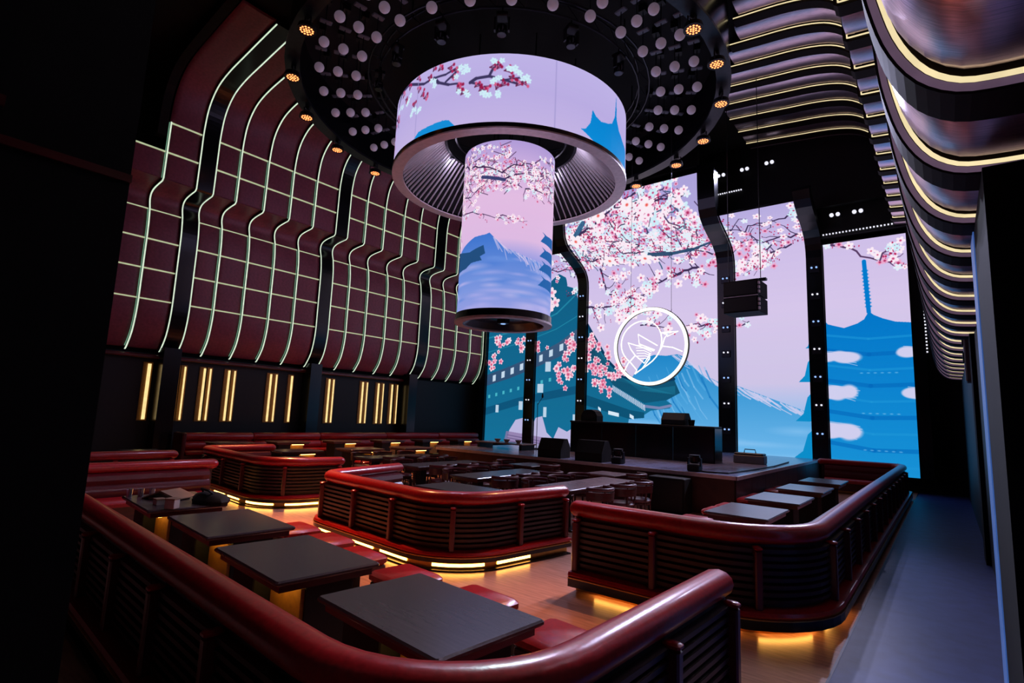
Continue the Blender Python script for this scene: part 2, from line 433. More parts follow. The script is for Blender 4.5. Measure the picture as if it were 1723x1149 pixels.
    for xc, z, h in ((-3.05, 4.55, .24), (-3.05, 3.27, .3), (-3.02, 1.92, .34), (-.72, 4.64, .22), (-.66, 3.25, .24)):
        for j in range(9):
            p.blob(xc+R.uniform(-.35, .45), z+R.uniform(-.04, .04), R.uniform(.3, .45), h*R.uniform(.7, 1), (208, 206, 238), 1, .35)
        for j in range(6): p.line([(xc-.3, z+h-.02-.05*j), (xc+R.uniform(.5, .75), z+h*.5-.09*j)], .02, (206, 206, 238), .8)
    for z in (2.55, 1.3, 3.95):
        for k in range(6): p.blob(-2.25+.2*k, z, .07, .03, (130, 190, 234), .6, .6)
    p.line([(-2.02, 7.95), (-1.95, 6.1)], .13, B, 1, .22)
    for k in range(11): p.blob(-2.01+.006*k, 7.6-.13*k, .12, .05, B, 1, .4)
    for x, z, w, h in ((-3.78, 5.05, .2, .15), (-3.78, 4.1, .45, .45), (-3.78, 2.75, .6, .55), (-3.78, 1.4, .7, .55)):
        p.poly([(x, z+h), (x, z-h), (x-w, z-h), (x-w*.55, z-h*.5), (x-w*.3, z+h*.6)], (10, 140, 200))
    # blossom: dense head
    dk = (62, 46, 84)
    for a in range(1150):
        x = R.uniform(-14.2, -7.0); t = (x+14)/7
        z = R.gauss(10.1+.3*t, .8)
        if R.random() < .25: z = R.uniform(9.2, 9.9)
        if z < 9.2 or (x > -8.0 and z > 10.6) or (x > -7.6 and z > 10.1): continue
        p.bloom(x, z, R.uniform(.1, .24), .4)
        if a % 9 == 0:
            an = R.uniform(0, 6.28); l = R.uniform(.3, .8); p.line([(x, z), (x+l*.5*cos(an), z+l*.5*sin(an)), (x+l*cos(an+.4), z+l*sin(an+.4))], R.uniform(.03, .06), R.choice(((70, 50, 88), (50, 90, 120))), .9)
    for br, w, tw in (([(-14.2, 9.55), (-12.55, 9.4), (-10.72, 9.44), (-9.1, 9.3), (-7.4, 9.3), (-6.2, 9.5)], .09, 16), ([(-13.2, 10.0), (-11.5, 10.7), (-10.6, 11.3), (-9.5, 11.6)], .14, 10),
                      ([(-6.9, 8.9), (-7.64, 9.15), (-8.3, 9.25)], .08, 2), ([(-10.1, 9.6), (-10.6, 9.75), (-11.61, 9.7)], .08, 6), ([(-7.7, 11.0), (-8.73, 11.0), (-9.52, 10.95), (-10.1, 10.4), (-10.7, 10.2)], .1, 8),
                      ([(-12.6, 9.1), (-12.39, 8.04), (-11.75, 7.54), (-11.14, 7.05), (-11.43, 6.66)], .09, 14), ([(-7.96, 8.6), (-9.15, 8.34), (-9.98, 8.04), (-10.55, 7.55), (-11.14, 7.1)], .1, 16),
                      ([(-13.5, 7.36), (-12.37, 7.23), (-11.6, 7.38)], .09, 3), ([(-6.9, 6.18), (-7.6, 6.1), (-8.2, 5.96)], .08, 5), ([(-10.6, 6.3), (-9.9, 6.2), (-9.4, 6.0), (-9.2, 5.9)], .06, 4)):
        p.branch(br, w, dk, tw, .9, .2, 1.3)
    p.line([(-9.9, 9.3), (-9.0, 9.22), (-8.0, 9.25), (-7.2, 9.36)], .22, (40, 74, 108), .95, .1)
    p.line([(-12.9, 10.15), (-12.4, 10.7)], .25, (40, 90, 130), .9)
    for br, w, tw in (([(-3.0, 9.75), (-4.69, 9.6), (-5.81, 9.55), (-6.9, 9.5)], .08, 12), ([(-3.5, 9.2), (-4.04, 9.2), (-5.1, 9.15), (-6.2, 9.3)], .08, 14), ([(-4.3, 8.9), (-4.9, 8.8), (-5.6, 8.4)], .06, 10), ([(-5.0, 9.0), (-5.7, 8.7), (-6.1, 8.3)], .05, 8)):
        p.branch(br, w, dk, tw, .7, .16, 1.1, .15)
    p.branch([(-3.3, 8.9), (-2.79, 8.62), (-2.42, 8.5), (-2.07, 8.18), (-1.64, 7.9), (-.7, 7.62)], .08, (88, 60, 100), 6, .5, .16, .9, .1)
    p.branch([(-1.6, 7.9), (-1.3, 8.3), (-.9, 8.5)], .05, (88, 60, 100), 4, .4, .15, .8, .3)
    p.branch([(-5.95, 6.0), (-6.3, 5.95), (-6.9, 6.0)], .05, dk, 3, .4, .14, .9)
    p.branch([(-16.6, 9.1), (-15.3, 9.3), (-14.1, 9.2), (-13.4, 9.4)], .09, dk, 6, .6, .2, 1.2)
    p.branch([(-14.6, 8.0), (-14.1, 8.2), (-13.6, 8.4)], .05, dk, 2, .4, .16, .5)
    # blossom bunches over the temple
    for x, z in [(-19.09, 5.99), (-18.45, 5.82), (-19.12, 5.03), (-19.5, 4.7), (-17.5, 5.81), (-17.2, 5.6), (-16.21, 5.61), (-14.51, 5.74), (-14.2, 5.4), (-14.48, 5.05), (-14.76, 3.82), (-14.35, 4.14), (-14.9, 4.4), (-14.0, 4.5), (-13.3, 5.33), (-13.19, 4.49), (-12.9, 4.7), (-12.78, 3.72), (-12.3, 3.49), (-12.0, 3.9), (-12.63, 4.3), (-12.97, 5.4), (-13.1, 5.9), (-11.69, 4.1), (-12.2, 5.0), (-11.6, 4.5)]:
        for _ in range(6): p.flower(x+R.gauss(0, .17), z+R.gauss(0, .17), R.uniform(.11, .19), R.choice(((250, 208, 226), (246, 186, 212), (252, 230, 240))), (200, 62, 104), R.uniform(.5, .8))
    for _ in range(5): p.flower(-15.6+R.gauss(0, .18), 8.0+R.gauss(0, .25), .3, (248, 222, 236), (224, 120, 160), .4)
    # big open blossoms on the dense head
    for x, z in ((-13.5, 10.15), (-12.9, 10.0), (-11.9, 9.3), (-10.2, 9.2), (-10.2, 11.1), (-11.6, 10.9), (-9.3, 10.9)):
        p.flower(x, z, .36, (250, 238, 246), (236, 70, 60), .26)
    return p

def paint_drum():   # angle (degrees) / 16.2 -> metres along the drum
    k = radians(1)*3.54
    p = Pic(-200*k, 160*k, 9.05, 11.0, 60, 5); R = p.r
    a = lambda d: d*k
    p.grad([(9.0, (196, 180, 228)), (10, (186, 172, 226)), (11, (190, 178, 230))])
    P = lambda L: [(a(x), z) for x, z in L]
    p.poly(P([(-99, 9.05), (-96.6, 9.19), (-94, 9.3), (-87.7, 9.33), (-80, 9.36), (-77, 9.33), (-72.7, 9.05)]), (20, 140, 214))
    p.poly(P([(-20, 9.34), (-17.5, 9.38), (-14.7, 9.61), (-13.6, 9.99), (-11.5, 9.86), (-8, 9.8), (-3.0, 9.88), (.5, 9.98), (3.2, 10.25), (4.5, 10.95), (5.2, 10.25), (8, 10.0), (14, 9.85), (22, 9.8), (22, 9.05), (-9, 9.05), (-14.6, 9.2)]), (0, 124, 202), 1, (10, 138, 214))
    dk = (60, 52, 92)
    for L, w in (([(-118.5, 10.73), (-113.8, 10.93), (-104.7, 10.94), (-96, 10.7), (-92.4, 10.62), (-86.2, 10.64), (-79.9, 10.62), (-72.3, 10.75)], .09), ([(-86.2, 10.64), (-83.5, 10.46), (-78.1, 10.31), (-73.9, 10.28)], .09), ([(-79.7, 10.41), (-74.9, 10.6)], .06),
                 ([(-68.0, 10.24), (-65.6, 10.33), (-60.1, 10.36), (-59.0, 10.52), (-56.8, 10.67)], .09), ([(-60.1, 10.36), (-54.1, 10.25), (-46.5, 10.34)], .07), ([(-54.1, 10.25), (-48.8, 10.17)], .06), ([(-68.0, 10.24), (-64.2, 10.17), (-61.6, 9.94)], .06), ([(-125, 10.5), (-119, 10.3), (-116, 10.0)], .06)):
        p.line(P(L), w, dk, 1, w*.6)
    for x, z in ((-112, 10.75), (-108, 10.6), (-104, 10.75), (-98, 10.9), (-94, 10.3), (-96, 10.45), (-99, 10.1), (-92, 10.2), (-90, 10.75), (-87, 10.85), (-84, 10.8), (-79, 10.78), (-76, 10.65), (-73, 10.15), (-72, 9.95), (-74, 10.05), (-77, 10.5), (-66, 10.1), (-62, 10.1), (-64, 9.98), (-60, 10.6), (-57, 10.55), (-54, 10.5), (-52, 10.35), (-49, 10.1), (-47, 10.22), (-57, 10.0), (-55, 10.08), (-118, 10.2), (-121, 10.4), (-123, 10.1), (-126, 9.9), (-127, 9.6), (-125, 9.4), (-128, 10.3)):
        an = R.uniform(-.6, 1.6)
        for q in (-.5, 0, .5):
            l = R.uniform(.1, .2); e = (a(x)+l*cos(an+q), z+l*sin(an+q))
            p.line([(a(x), z), e], .022, (96, 34, 70)); p.blob(e[0], e[1], .045, .06, R.choice(((176, 34, 84), (150, 24, 70), (214, 90, 130))), 1, .5)
    for x, z in ((-72, 10.7), (-71, 10.55), (-97, 10.0), (-95, 9.95), (-70, 9.95), (-57, 10.78), (-51, 10.55), (-49, 10.45), (-44, 10.3), (-61, 9.85), (-59, 9.9), (-55, 10.2), (-87, 10.5), (-103, 10.45), (-117, 10.5)):
        for _ in range(3): p.flower(a(x)+R.gauss(0, .1), z+R.gauss(0, .06), .085, (206, 238, 248), (200, 214, 240), .4)
    for x in (-96.5, -32.4, 30): p.line(P([(x, 9), (x, 11)]), .03, (160, 150, 206), .8)
    return p

def paint_column():
    k = radians(1)*1.4
    p = Pic(-180*k, 180*k, 4.85, 9.95, 110, 9); R = p.r
    a = lambda d: d*k
    P = lambda L: [(a(x), z) for x, z in L]
    p.grad([(4.85, (150, 158, 226)), (5.6, (122, 150, 222)), (6.4, (160, 160, 226)), (6.9, (222, 186, 226)), (8.2, (226, 188, 226)), (9.2, (200, 172, 222)), (9.95, (170, 150, 212))])
    p.poly(P([(-170, 6.2), (-130, 6.6), (-112.4, 6.8), (-91.3, 7.0), (-75.2, 7.03), (-70.8, 7.07), (-60, 6.8), (-50.6, 6.61), (-27.7, 6.42), (16.6, 6.2), (60, 6.0), (60, 5.4), (-170, 5.4)]), (60, 116, 206), 1, (128, 152, 224))
    for _ in range(40):
        x = R.uniform(-72, 0); z = np.interp(x, [-72, -50, -28, 17], [7.05, 6.6, 6.42, 6.25])
        p.line(P([(x, z), (x+R.uniform(4, 12), z-R.uniform(.1, .4))]), .02, (216, 200, 236), .7)
    for _ in range(60): p.blob(a(R.uniform(-150, 30)), R.uniform(4.9, 6.35), R.uniform(.3, .8), R.uniform(.06, .14), R.choice(((70, 122, 212), (190, 180, 236), (110, 150, 226), (206, 192, 236))), .5, 1)
    p.poly(P([(-150, 6.5), (-134, 6.75), (-110, 6.62), (-98.9, 6.58), (-77.8, 6.72), (-75.1, 6.47), (-82, 6.4), (-79.2, 6.28), (-95, 6.25), (-105, 6.12), (-125, 6.1), (-150, 6.0)]), (34, 78, 126))
    for z, w in ((7.1, 0), (6.65, -4), (6.25, -6), (5.8, -6)):
        p.poly(P([(-6+w*.3, z-.12), (2, z+.1), (-3, z+.18), (6, z+.12), (30, z+.15), (30, z-.2), (4, z-.14)]), (30, 96, 168))
    for _ in range(1000):
        x = R.uniform(-150, 40); z = R.gauss(9.0, .42)
        if x > -50 and z > 9.25: continue
        if z < 8.2 and x > -90: continue
        p.bloom(a(x), z, R.uniform(.035, .08), .12)
        if R.random() < .2:
            an = R.uniform(0, 6.28); l = R.uniform(.15, .4); p.line([(a(x), z), (a(x)+l*cos(an), z+l*.6*sin(an))], .022, (80, 50, 88), .9)
    dk = (66, 46, 84)
    for br, w, tw in (([(-140, 9.3), (-122, 9.36), (-83, 9.09), (-60, 8.86), (-36, 9.1), (-2, 9.5), (20, 9.6)], .05, 14), ([(-90, 8.77), (-58, 8.62), (-35, 8.43)], .05, 8), ([(-58, 8.65), (-30, 8.87), (8, 9.01)], .04, 10), ([(-30, 8.4), (0, 8.5), (20, 8.7)], .04, 8),
                      ([(-130, 7.9), (-107, 7.76), (-80, 7.63), (-62, 7.46)], .04, 8), ([(-62, 7.5), (-50, 7.55), (-40, 7.49)], .03, 4), ([(-140, 8.6), (-120, 8.4), (-100, 8.3), (-85, 8.5)], .04, 10), ([(-140, 7.0), (-125, 6.9)], .03, 4)):
        p.branch(P(br), w, dk, tw, .35, .075, 1.2, .1)
    p.line(P([(-84, 8.77), (-56, 8.62)]), .1, (56, 62, 110), .95)
    return p

MAT_WALL = picture_mat('wall screen picture', paint_wall(), SCREEN)
MAT_DRUM = picture_mat('drum screen picture', paint_drum(), SCREEN)
MAT_COL = picture_mat('column screen picture', paint_column(), SCREEN)

XL, XR = -20.0, -.24            # flat faces of the two padded side walls
YB = 22.3                       # plane of the LED screens
DC = (-10.25, 12.0)             # centre of the round ceiling

# ------------------------------------------------------------------ room shell
fl = MB().box(-22.5, -.86, -4, 23.2, -.2, 0).build('floor', M['floor']); fl['kind'] = 'structure'
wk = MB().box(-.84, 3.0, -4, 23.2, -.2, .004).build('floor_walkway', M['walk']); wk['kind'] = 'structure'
tr = MB().box(-.86, -.84, -4, 23.2, -.2, .006).build('trim_1', M['steel']); tr['kind'] = 'structure'
ce = MB().box(-22.5, 3.0, -4, 23.4, 13.25, 13.45).build('ceiling', M['soft_black']); ce['kind'] = 'structure'
wf = MB().box(-22.5, 3.0, -4.2, -4, -.2, 13.45).build('wall_front', M['soft_black']); wf['kind'] = 'structure'

# --- padded side walls
SP = [(-.63, 3.68), (-.56, 3.72), (-.45, 3.84), (-.32, 4.0), (-.2, 4.2), (-.1, 4.5), (-.03, 4.85), (0, 5.24), (0, 5.74), (0, 6.24), (0, 6.73), (0, 7.22), (-.02, 7.7), (-.08, 8.1), (-.11, 8.23),
      (-.19, 8.45), (-.21, 8.6), (-.17, 8.76), (-.05, 8.88), (.12, 8.95), (.4, 9.0), (.78, 9.04), (.82, 9.05), (.83, 9.4), (.84, 9.94), (.85, 10.44), (.86, 10.94), (.92, 11.4), (1.03, 11.8), (1.25, 12.15),
      (1.6, 12.45), (2.0, 12.62), (2.6, 12.75), (3.4, 12.84), (4.4, 12.95), (5.4, 13.05)]
SPR = [(-.72, 3.66), (-.54, 3.67), (-.38, 3.70), (-.25, 3.80), (-.15, 3.98), (-.09, 4.19), (-.04, 4.5), (0, 5.24)]+SP[8:]
ROWS = [(0, 7), (7, 9), (9, 11), (11, 14), (14, 22), (22, 24), (24, 26), (26, None)]
def dome_limit(side, y, r=6.55):
    d = r*r-(y-DC[1])**2
    lim = 5.4
    if d > 0:
        x = sqrt(d); lim = min(lim, (DC[0]-x)-XL if side < 0 else XR-(DC[0]+x))
    return lim
def cut(prof, lim):
    out = [prof[0]]
    for a, b in zip(prof, prof[1:]):
        if b[0] > lim and b[1] > 10:
            t = (lim-a[0])/(b[0]-a[0]); out.append((lim, a[1]+(b[1]-a[1])*t)); break
        out.append(b)
    return out
def pnormals(prof):
    ns = []
    for i in range(len(prof)):
        a = prof[max(0, i-1)]; b = prof[min(len(prof)-1, i+1)]
        t = Vector((b[0]-a[0], b[1]-a[1])).normalized(); ns.append(Vector((t.y, -t.x)))   # towards the room
    return ns
def smooth(prof, m=3):
    out = []
    for i in range(len(prof)-1):
        p1, p2 = Vector(prof[i]), Vector(prof[i+1])
        p0 = Vector(prof[i-1]) if i else p1; p3 = Vector(prof[i+2]) if i+2 < len(prof) else p2
        if (p1-p0).length > 0 and (p1-p0).angle(p2-p1) > .6: p0 = p1
        if (p3-p2).length > 0 and (p3-p2).angle(p2-p1) > .6: p3 = p2
        L = (p2-p1).length
        t1 = (p2-p0)*(L/max(1e-6, (p2-p1).length+(p1-p0).length)); t2 = (p3-p1)*(L/max(1e-6, (p2-p1).length+(p3-p2).length))
        k = m if L < .8 else m
        for j in range(k):
            t = j/k; a = 2*t**3-3*t*t+1; b = t**3-2*t*t+t; c_ = -2*t**3+3*t*t; d = t**3-t*t
            q = p1*a+t1*b+p2*c_+t2*d; out.append((q.x, q.y))
    out.append(tuple(prof[-1])); return out
def wx(side, off): return XL+off if side < 0 else XR-off
def panel_mesh(side, prof, w, puff=.06):
    if side > 0: puff = .13
    n = len(prof); ns = pnormals(prof); us = (0, .05, .18, .5, .82, .95, 1.); du = (-1, -.25, 0, .25, 0, -.25, -1)
    mb = MB(); rows = []
    for i, ((o, z), nn) in enumerate(zip(prof, ns)):
        e = -1 if i in (0, n-1) else (.1 if n > 3 else .2)
        rows.append([(wx(side, o+nn.x*puff*min(d, e)), (u-.5)*w, z+nn.y*puff*min(d, e)) for u, d in zip(us, du)])
    mb.loft(rows, False); return mb
def dense(prof):
    prof = smooth(prof, 2); out = []
    for a, b in zip(prof, prof[1:]):
        out.append(a); m = 1
        if hypot(b[0]-a[0], b[1]-a[1]) > .4: m = 2
        for k in range(1, m): out.append((a[0]+(b[0]-a[0])*k/m, a[1]+(b[1]-a[1])*k/m))
    out.append(prof[-1])
    f, l = out[0], out[-1]; s, q = out[1], out[-2]
    out.insert(1, (f[0]+(s[0]-f[0])*.15, f[1]+(s[1]-f[1])*.15)); out.insert(-1, (l[0]+(q[0]-l[0])*.15, l[1]+(q[1]-l[1])*.15))
    return out
def rib_sweep(side, prof, y0, y1, h0, h1):
    """box strip following the profile between heights h0..h1 above the face"""
    prof = smooth(prof)
    ns = pnormals(prof); mb = MB()
    mb.loft([[(wx(side, o+n.x*h0), y0, z+n.y*h0), (wx(side, o+n.x*h1), y0, z+n.y*h1), (wx(side, o+n.x*h1), y1, z+n.y*h1), (wx(side, o+n.x*h0), y1, z+n.y*h0)] for (o, z), n in zip(prof, ns)], True)
    return mb

def side_wall(side, name, segs, columns, ribs, pmat, colmat, lampmat, colw):
    r = root(name)
    x = wx(side, -1.0)
    MB().box(min(x, x-side*-.25) if side < 0 else x, max(x, x+.25) if side > 0 else x, -4, 23.2, 0, 13.3) if False else None
    if side < 0: MB().box(-21.2, -20.95, -4, 23.2, 0, 13.3).build('wall_shell', M['soft_black'], r)
    else: MB().box(.56, .8, -4, 23.2, 0, 13.3).build('wall_shell', M['soft_black'], r)
    cache = {}
    for (y0, y1) in segs:
        w = y1-y0; yc = (y0+y1)/2
        lim = min(dome_limit(side, y0), dome_limit(side, y1), 5.4); prof = cut(SP if side < 0 else SPR, lim)
        for k, (a, b) in enumerate(ROWS):
            if side < 0 and y1 < 6.0 and (b is None or b > 24): continue
            seg = prof[a:(b+1 if b is not None else None)]
            if len(seg) < 2: continue
            if b is None:
                o = panel_mesh(side, dense(seg), w).build('panel', pmat, r, True); o.location = (0, yc, 0)
            else:
                if k not in cache: cache[k] = panel_mesh(side, dense(seg), 1.).build('panel', pmat, r, True); o = cache[k]
                else: o = inst('panel', cache[k], r)
                o.location = (0, yc, 0); o.scale = (1, w, 1)
        for a in (7, 9, 11, 14, 24, 26):
            if side < 0 and y1 < 6.0 and a > 24: continue
            key = ('row', a)
            if key not in cache:
                o_, z_ = SP[a]; X = wx(side, o_-.01)
                hh = .017 if side < 0 else .009
                cache[key] = MB().box(X-.03, X+.03, -.5, .5, z_-hh, z_+hh).build('seam_light', M['row'] if side < 0 else M['rib_warm'], r)
                o = cache[key]
            else: o = inst('seam_light', cache[key], r)
            o.location = (0, yc, 0); o.scale = (1, w-.05, 1)
    for y in ribs:
        prof = cut(SP, dome_limit(side, y))
        if y < 6: prof = SP[:27]
        f = rib_sweep(side, prof, y-.025, y+.025, -.08, .075).build('fin', M['steel'], r)
        for a_, b_ in ((1, 15), (22, 27)):
            rib_sweep(side, prof[a_:b_], y-.04, y-.026, .0, .012).build('fin_reflection', M['strip_reflection'], f)
        rib_sweep(side, prof, y-.02, y+.02, .075, .09).build('fin_light', lampmat, f)
    for (y0, y1) in columns:
        prof = cut(SP if side < 0 else SPR, min(dome_limit(side, y0), dome_limit(side, y1)))
        c_ = rib_sweep(side, prof, y0+.03, y1-.03, -.15, .06).build('wall_column', colmat, r)
        if side > 0 and len(prof) > 23: c_.data.materials[0] = colmat
        for y, s in ((y0, 1), (y1, -1)):
            if side > 0:
                if s > 0:
                    rib_sweep(side, prof, y+.012, y+.026, -.02, .004).build('edge_light', lampmat, c_)
                    rib_sweep(side, prof[:16], y+.018, y+.03, .01, .045).build('edge_sheen', M['sheen'], c_)
                continue
            e_ = rib_sweep(side, prof, y-.025, y+.025, -.1, .07).build('edge_fin', M['steel'], c_)
            rib_sweep(side, prof, y-.018 if side < 0 else y-.012, y+.018 if side < 0 else y+.012, .07, .085).build('edge_light', lampmat, e_)
    return r, cache

LRIBS = [5.58, 7.86, 8.85, 9.84, 10.83, 13.25, 14.22, 15.3, 16.28, 18.95, 19.94, 21.03, 22.05]
LCOLS = [(6.56, 7.09), (11.84, 12.41), (17.35, 18.02)]
edges = sorted(LRIBS+[v for c_ in LCOLS for v in c_]+[4.58])
segs = [(a, b) for a, b in zip(edges, edges[1:]) if (a, b) not in LCOLS]
wl, _ = side_wall(-1, 'wall_left', segs, LCOLS, LRIBS, M['quilt'], M['gloss_black'], M['rib'], .55)

rib_sweep(-1, SP[25:], 5.25, 5.5, -.3, .05).build('soffit_beam', M['band'], wl)
# bronze wall on the right: wide brown bands between the cushions
RB = [1.08+1.06*k for k in range(20)]
rcols = [(y, y+.36) for y in RB]
rsegs = [(y+.36, y+1.06) for y in RB]
wr, _ = side_wall(1, 'wall_right', rsegs, rcols, [], M['bronze'], M['band'], M['rib_warm'], .36)

# lower left wall: dark cladding with gold light strips and red cornice rail
lw = MB().box(-20.95, -20.72, -4, 23.2, 0, 3.55).build('wall_panel', M['black'], wl)
MB().box(-20.75, -20.5, 2.0, 17.1, 3.38, 3.5, .03).build('cornice', M['wood_red'], wl)
for y0, y1 in ((6.3, 6.43), (7.2, 7.3), (7.42, 7.5), (8.05, 8.15), (8.26, 8.34), (8.9, 9.0), (9.12, 9.2), (10.5, 10.6), (10.74, 10.82), (11.38, 11.48), (13.1, 13.2), (13.32, 13.4), (14.82, 14.92), (15.08, 15.15), (15.7, 15.8), (16.0, 16.06), (16.5, 16.6), (16.84, 16.9)):
    b = MB().box(-20.72, -20.69, y0-.11, y1+.04, 1.32, 3.25).build('sconce_plate', M['goldplate'], wl)
    MB().box(-20.69, -20.64, y0+.02, y1-.02, 1.36, 3.2).build('light_strip', M['gold'], b)
for y0, y1 in ((6.56, 7.09), (11.9, 12.4), (17.1, 17.6)):
    MB().box(-20.7, -20.1, y0, y1, 0, 3.75).build('wall_pier', M['gloss_black'], wl)

# ------------------------------------------------------------------ back wall, pilasters, LED screens
wb = root('wall_back')
MB().box(-21.2, 1.0, 22.75, 23.0, 0, 13.3).build('wall_shell', M['soft_black'], wb)
BP = [(0, .5), (0, 4.5), (0, 8.3), (.03, 8.6), (.12, 8.85), (.3, 9.1), (.62, 9.32), (1.0, 9.5), (1.4, 9.66), (1.75, 9.82), (2.0, 10.0), (2.17, 10.25), (2.25, 10.6), (2.28, 11.1), (2.3, 12.0)]
def bcut(ztop):
    out = [BP[0]]
    for a, b in zip(BP, BP[1:]):
        if b[1] > ztop:
            t = (ztop-a[1])/(b[1]-a[1]); out.append((a[0]+(b[0]-a[0])*t, ztop)); break
        out.append(b)
    return out
def bsweep(prof, x0, x1, h0, h1):
    ns = pnormals(prof); mb = MB()
    return mb.loft([[(x0, YB-o-n.x*h0, z+n.y*h0), (x0, YB-o-n.x*h1, z+n.y*h1), (x1, YB-o-n.x*h1, z+n.y*h1), (x1, YB-o-n.x*h0, z+n.y*h0)] for (o, z), n in zip(prof, ns)], True)
def bsheet(prof, x0, x1, h):
    ns = pnormals(prof)
    return MB().loft([[(x0, YB-o-n.x*h, z+n.y*h), (x1, YB-o-n.x*h, z+n.y*h)] for (o, z), n in zip(prof, ns)], False)
wall_uv = lambda co: ((co.x+19.85)/19.25, (arc(co.z)-.3)/(arc(12.1)-.3))
SCR = [(-19.72, -17.05, 9.3, 'narrow LED screen of a temple wall in the far corner beside the padded wall'),
       (-16.4, -13.9, 9.75, 'LED screen of teal temple roofs and blossom between two black pilasters'),
       (-13.35, -7.15, 11.75, 'widest LED screen with cherry blossom, temple roof and mountain behind the desk'),
       (-6.45, -3.85, 9.95, 'LED screen of pale sky and mountain slope behind the hanging speaker'),
       (-3.28, -.76, 8.75, 'LED screen with a blue pagoda and spire at the aisle end')]
for x0, x1, zt, lb in SCR:
    xc = (x0+x1)/2
    t = thing('led_screen', lb, 'screen', (0, 0, 0), 0, 'LED screens along the stage wall')
    pr = bcut(zt)
    bsweep(pr, x0, x1, -.16, -.004).build('cabinet', M['soft_black'], t)
    d = bsheet(pr, x0+.01, x1-.01, .004).build('display', MAT_WALL, t, True); set_uv(d, wall_uv)
PIL = [(-20.2, -19.74, 9.6), (-17.03, -16.42, 9.9), (-13.88, -13.37, 12.0), (-7.13, -6.47, 12.0), (-3.83, -3.3, 10.3), (-.74, -.4, 9.0)]
lampm = None
for n, (x0, x1, zt) in enumerate(PIL):
    p = bsweep(bcut(zt), x0, x1, -.3, .14).build('pilaster', M['gloss_black']); p['kind'] = 'structure'
    if n in (0, 5): continue
    xc = (x0+x1)/2
    for k in range(7):
        z = 1.75+1.02*k
        pl = MB().box(xc-.16, xc+.16, YB-.19, YB-.14, z-.16, z+.12).build('lamp_plate', M['steel'], p)
        for q in (-.08, .08):
            MB().lathe([(.001, 0), (.035, 0), (.035, .03), (.001, .03)], 8).build('lamp', M['dot'] if k % 2 else M['blue_dot'], pl).matrix_local = Matrix.Translation((xc+q, YB-.19, z+.03)) @ Matrix.Rotation(pi/2, 4, 'X')
# black header above the outer screens, with twin lamps and dotted light lines
hd = MB().box(-7.1, -.3, 21.75, 22.4, 10.05, 13.25).build('wall_header', M['black'], wb)
hd2 = MB().box(-3.3, -.3, 22.0, 22.4, 8.95, 10.05).build('wall_header', M['black'], wb)
for x, z, y in ((-6.83, 12.2, 21.75), (-5.9, 12.22, 21.75), (-4.97, 12.25, 21.75), (-2.86, 9.75, 22.0), (-2.15, 9.73, 22.0)):
    pl = MB().box(x-.14, x+.26, y-.03, y, z-.1, z+.1).build('lamp_plate', M['steel'], wb)
    for q in (-.05, .15):
        MB().lathe([(.001, 0), (.07, 0), (.07, .05), (.001, .05)], 10).build('lamp', M['dot'], pl).matrix_local = Matrix.Translation((x+q, y-.03, z)) @ Matrix.Rotation(pi/2, 4, 'X')
    if x < -6.5: continue
    L = bpy.data.lights.new('header wash', 'SPOT'); L.energy = HEAD; L.color = (.66, .66, 1); L.spot_size = radians(50); L.spot_blend = .6; L.shadow_soft_size = .12
    o = bpy.data.objects.new('header_wash_light', L); C.objects.link(o); o.location = (x+.05, y-.12, z)
    tgt = Vector((x*.8-1.0, 5.0, 0))
    if x > -3: tgt = Vector((-3.1, 11.5 if x < -2.5 else 7.5, .75)); L.energy = HEAD*1.5; L.spot_size = radians(20); L.spot_blend = 1.
    o.rotation_euler = (tgt-o.location).to_track_quat('-Z', 'Y').to_euler()
def dots(a, b, n, r=.022):
    mb = MB()
    for k in range(n):
        t = k/(n-1); c = [a[i]+(b[i]-a[i])*t for i in range(3)]
        mb.box(c[0]-r, c[0]+r, c[1]-r, c[1]+r, c[2]-r, c[2]+r)
    return mb
for a, b, n in (((-10.6, 19.95, 12.25), (-7.5, 19.95, 12.3), 30), ((-7.0, 21.72, 11.4), (-6.0, 21.72, 11.4), 12), ((-3.2, 21.97, 9.05), (-.6, 21.97, 9.08), 26), ((-.42, 22.1, 9.0), (-.38, 22.1, 4.6), 40)):
    dots(a, b, n).build('dotted_light_line', M['dot'], wb, kind='stuff')
tb = MB().box(-13.9, -7.1, 19.9, 20.1, 12.0, 13.25).build('wall_header', M['black'], wb)

# ------------------------------------------------------------------ dark pillars near the camera
pl = root('pillar_left')
MB().box(-3.5, -2.43, -1.2, .6, 0, 8.5).build('pillar_core', M['pillar'], pl)
MB().box(-2.9, -2.1, -3.0, .19, 0, 8.5).build('pillar_wing', M['pillar'], pl)
MB().box(-3.5, -2.415, -1.2, .602, 2.83, 2.86).build('trim_line', M['wood_red'], pl)
MB().box(-2.9, -2.085, -3.0, .192, 2.83, 2.86).build('trim_line', M['wood_red'], pl)
pr_ = root('pillar_right')
MB().box(.25, 1.2, 4.2, 6.0, 0, 3.62).build('pillar_core', M['pillar'], pr_)
MB().box(.242, .252, 5.55, 6.003, 0, 3.62).build('edge_light', M['bluestrip'], pr_)
MB().box(.36, 1.2, 11.4, 12.0, 0, 3.62).build('pillar_core', M['pillar'], pr_)
MB().box(.42, .5, 6.0, 22.7, 0, 3.62).build('wall_panel', M['black'], pr_)
MB().box(.30, .42, 12.3, 12.7, 2.9, 4.0, .02).build('control_box', M['grey'], pr_)
for z in (3.25, 3.55): MB().box(.28, .3, 12.42, 12.58, z, z+.18).build('switch', M['black'], pr_)

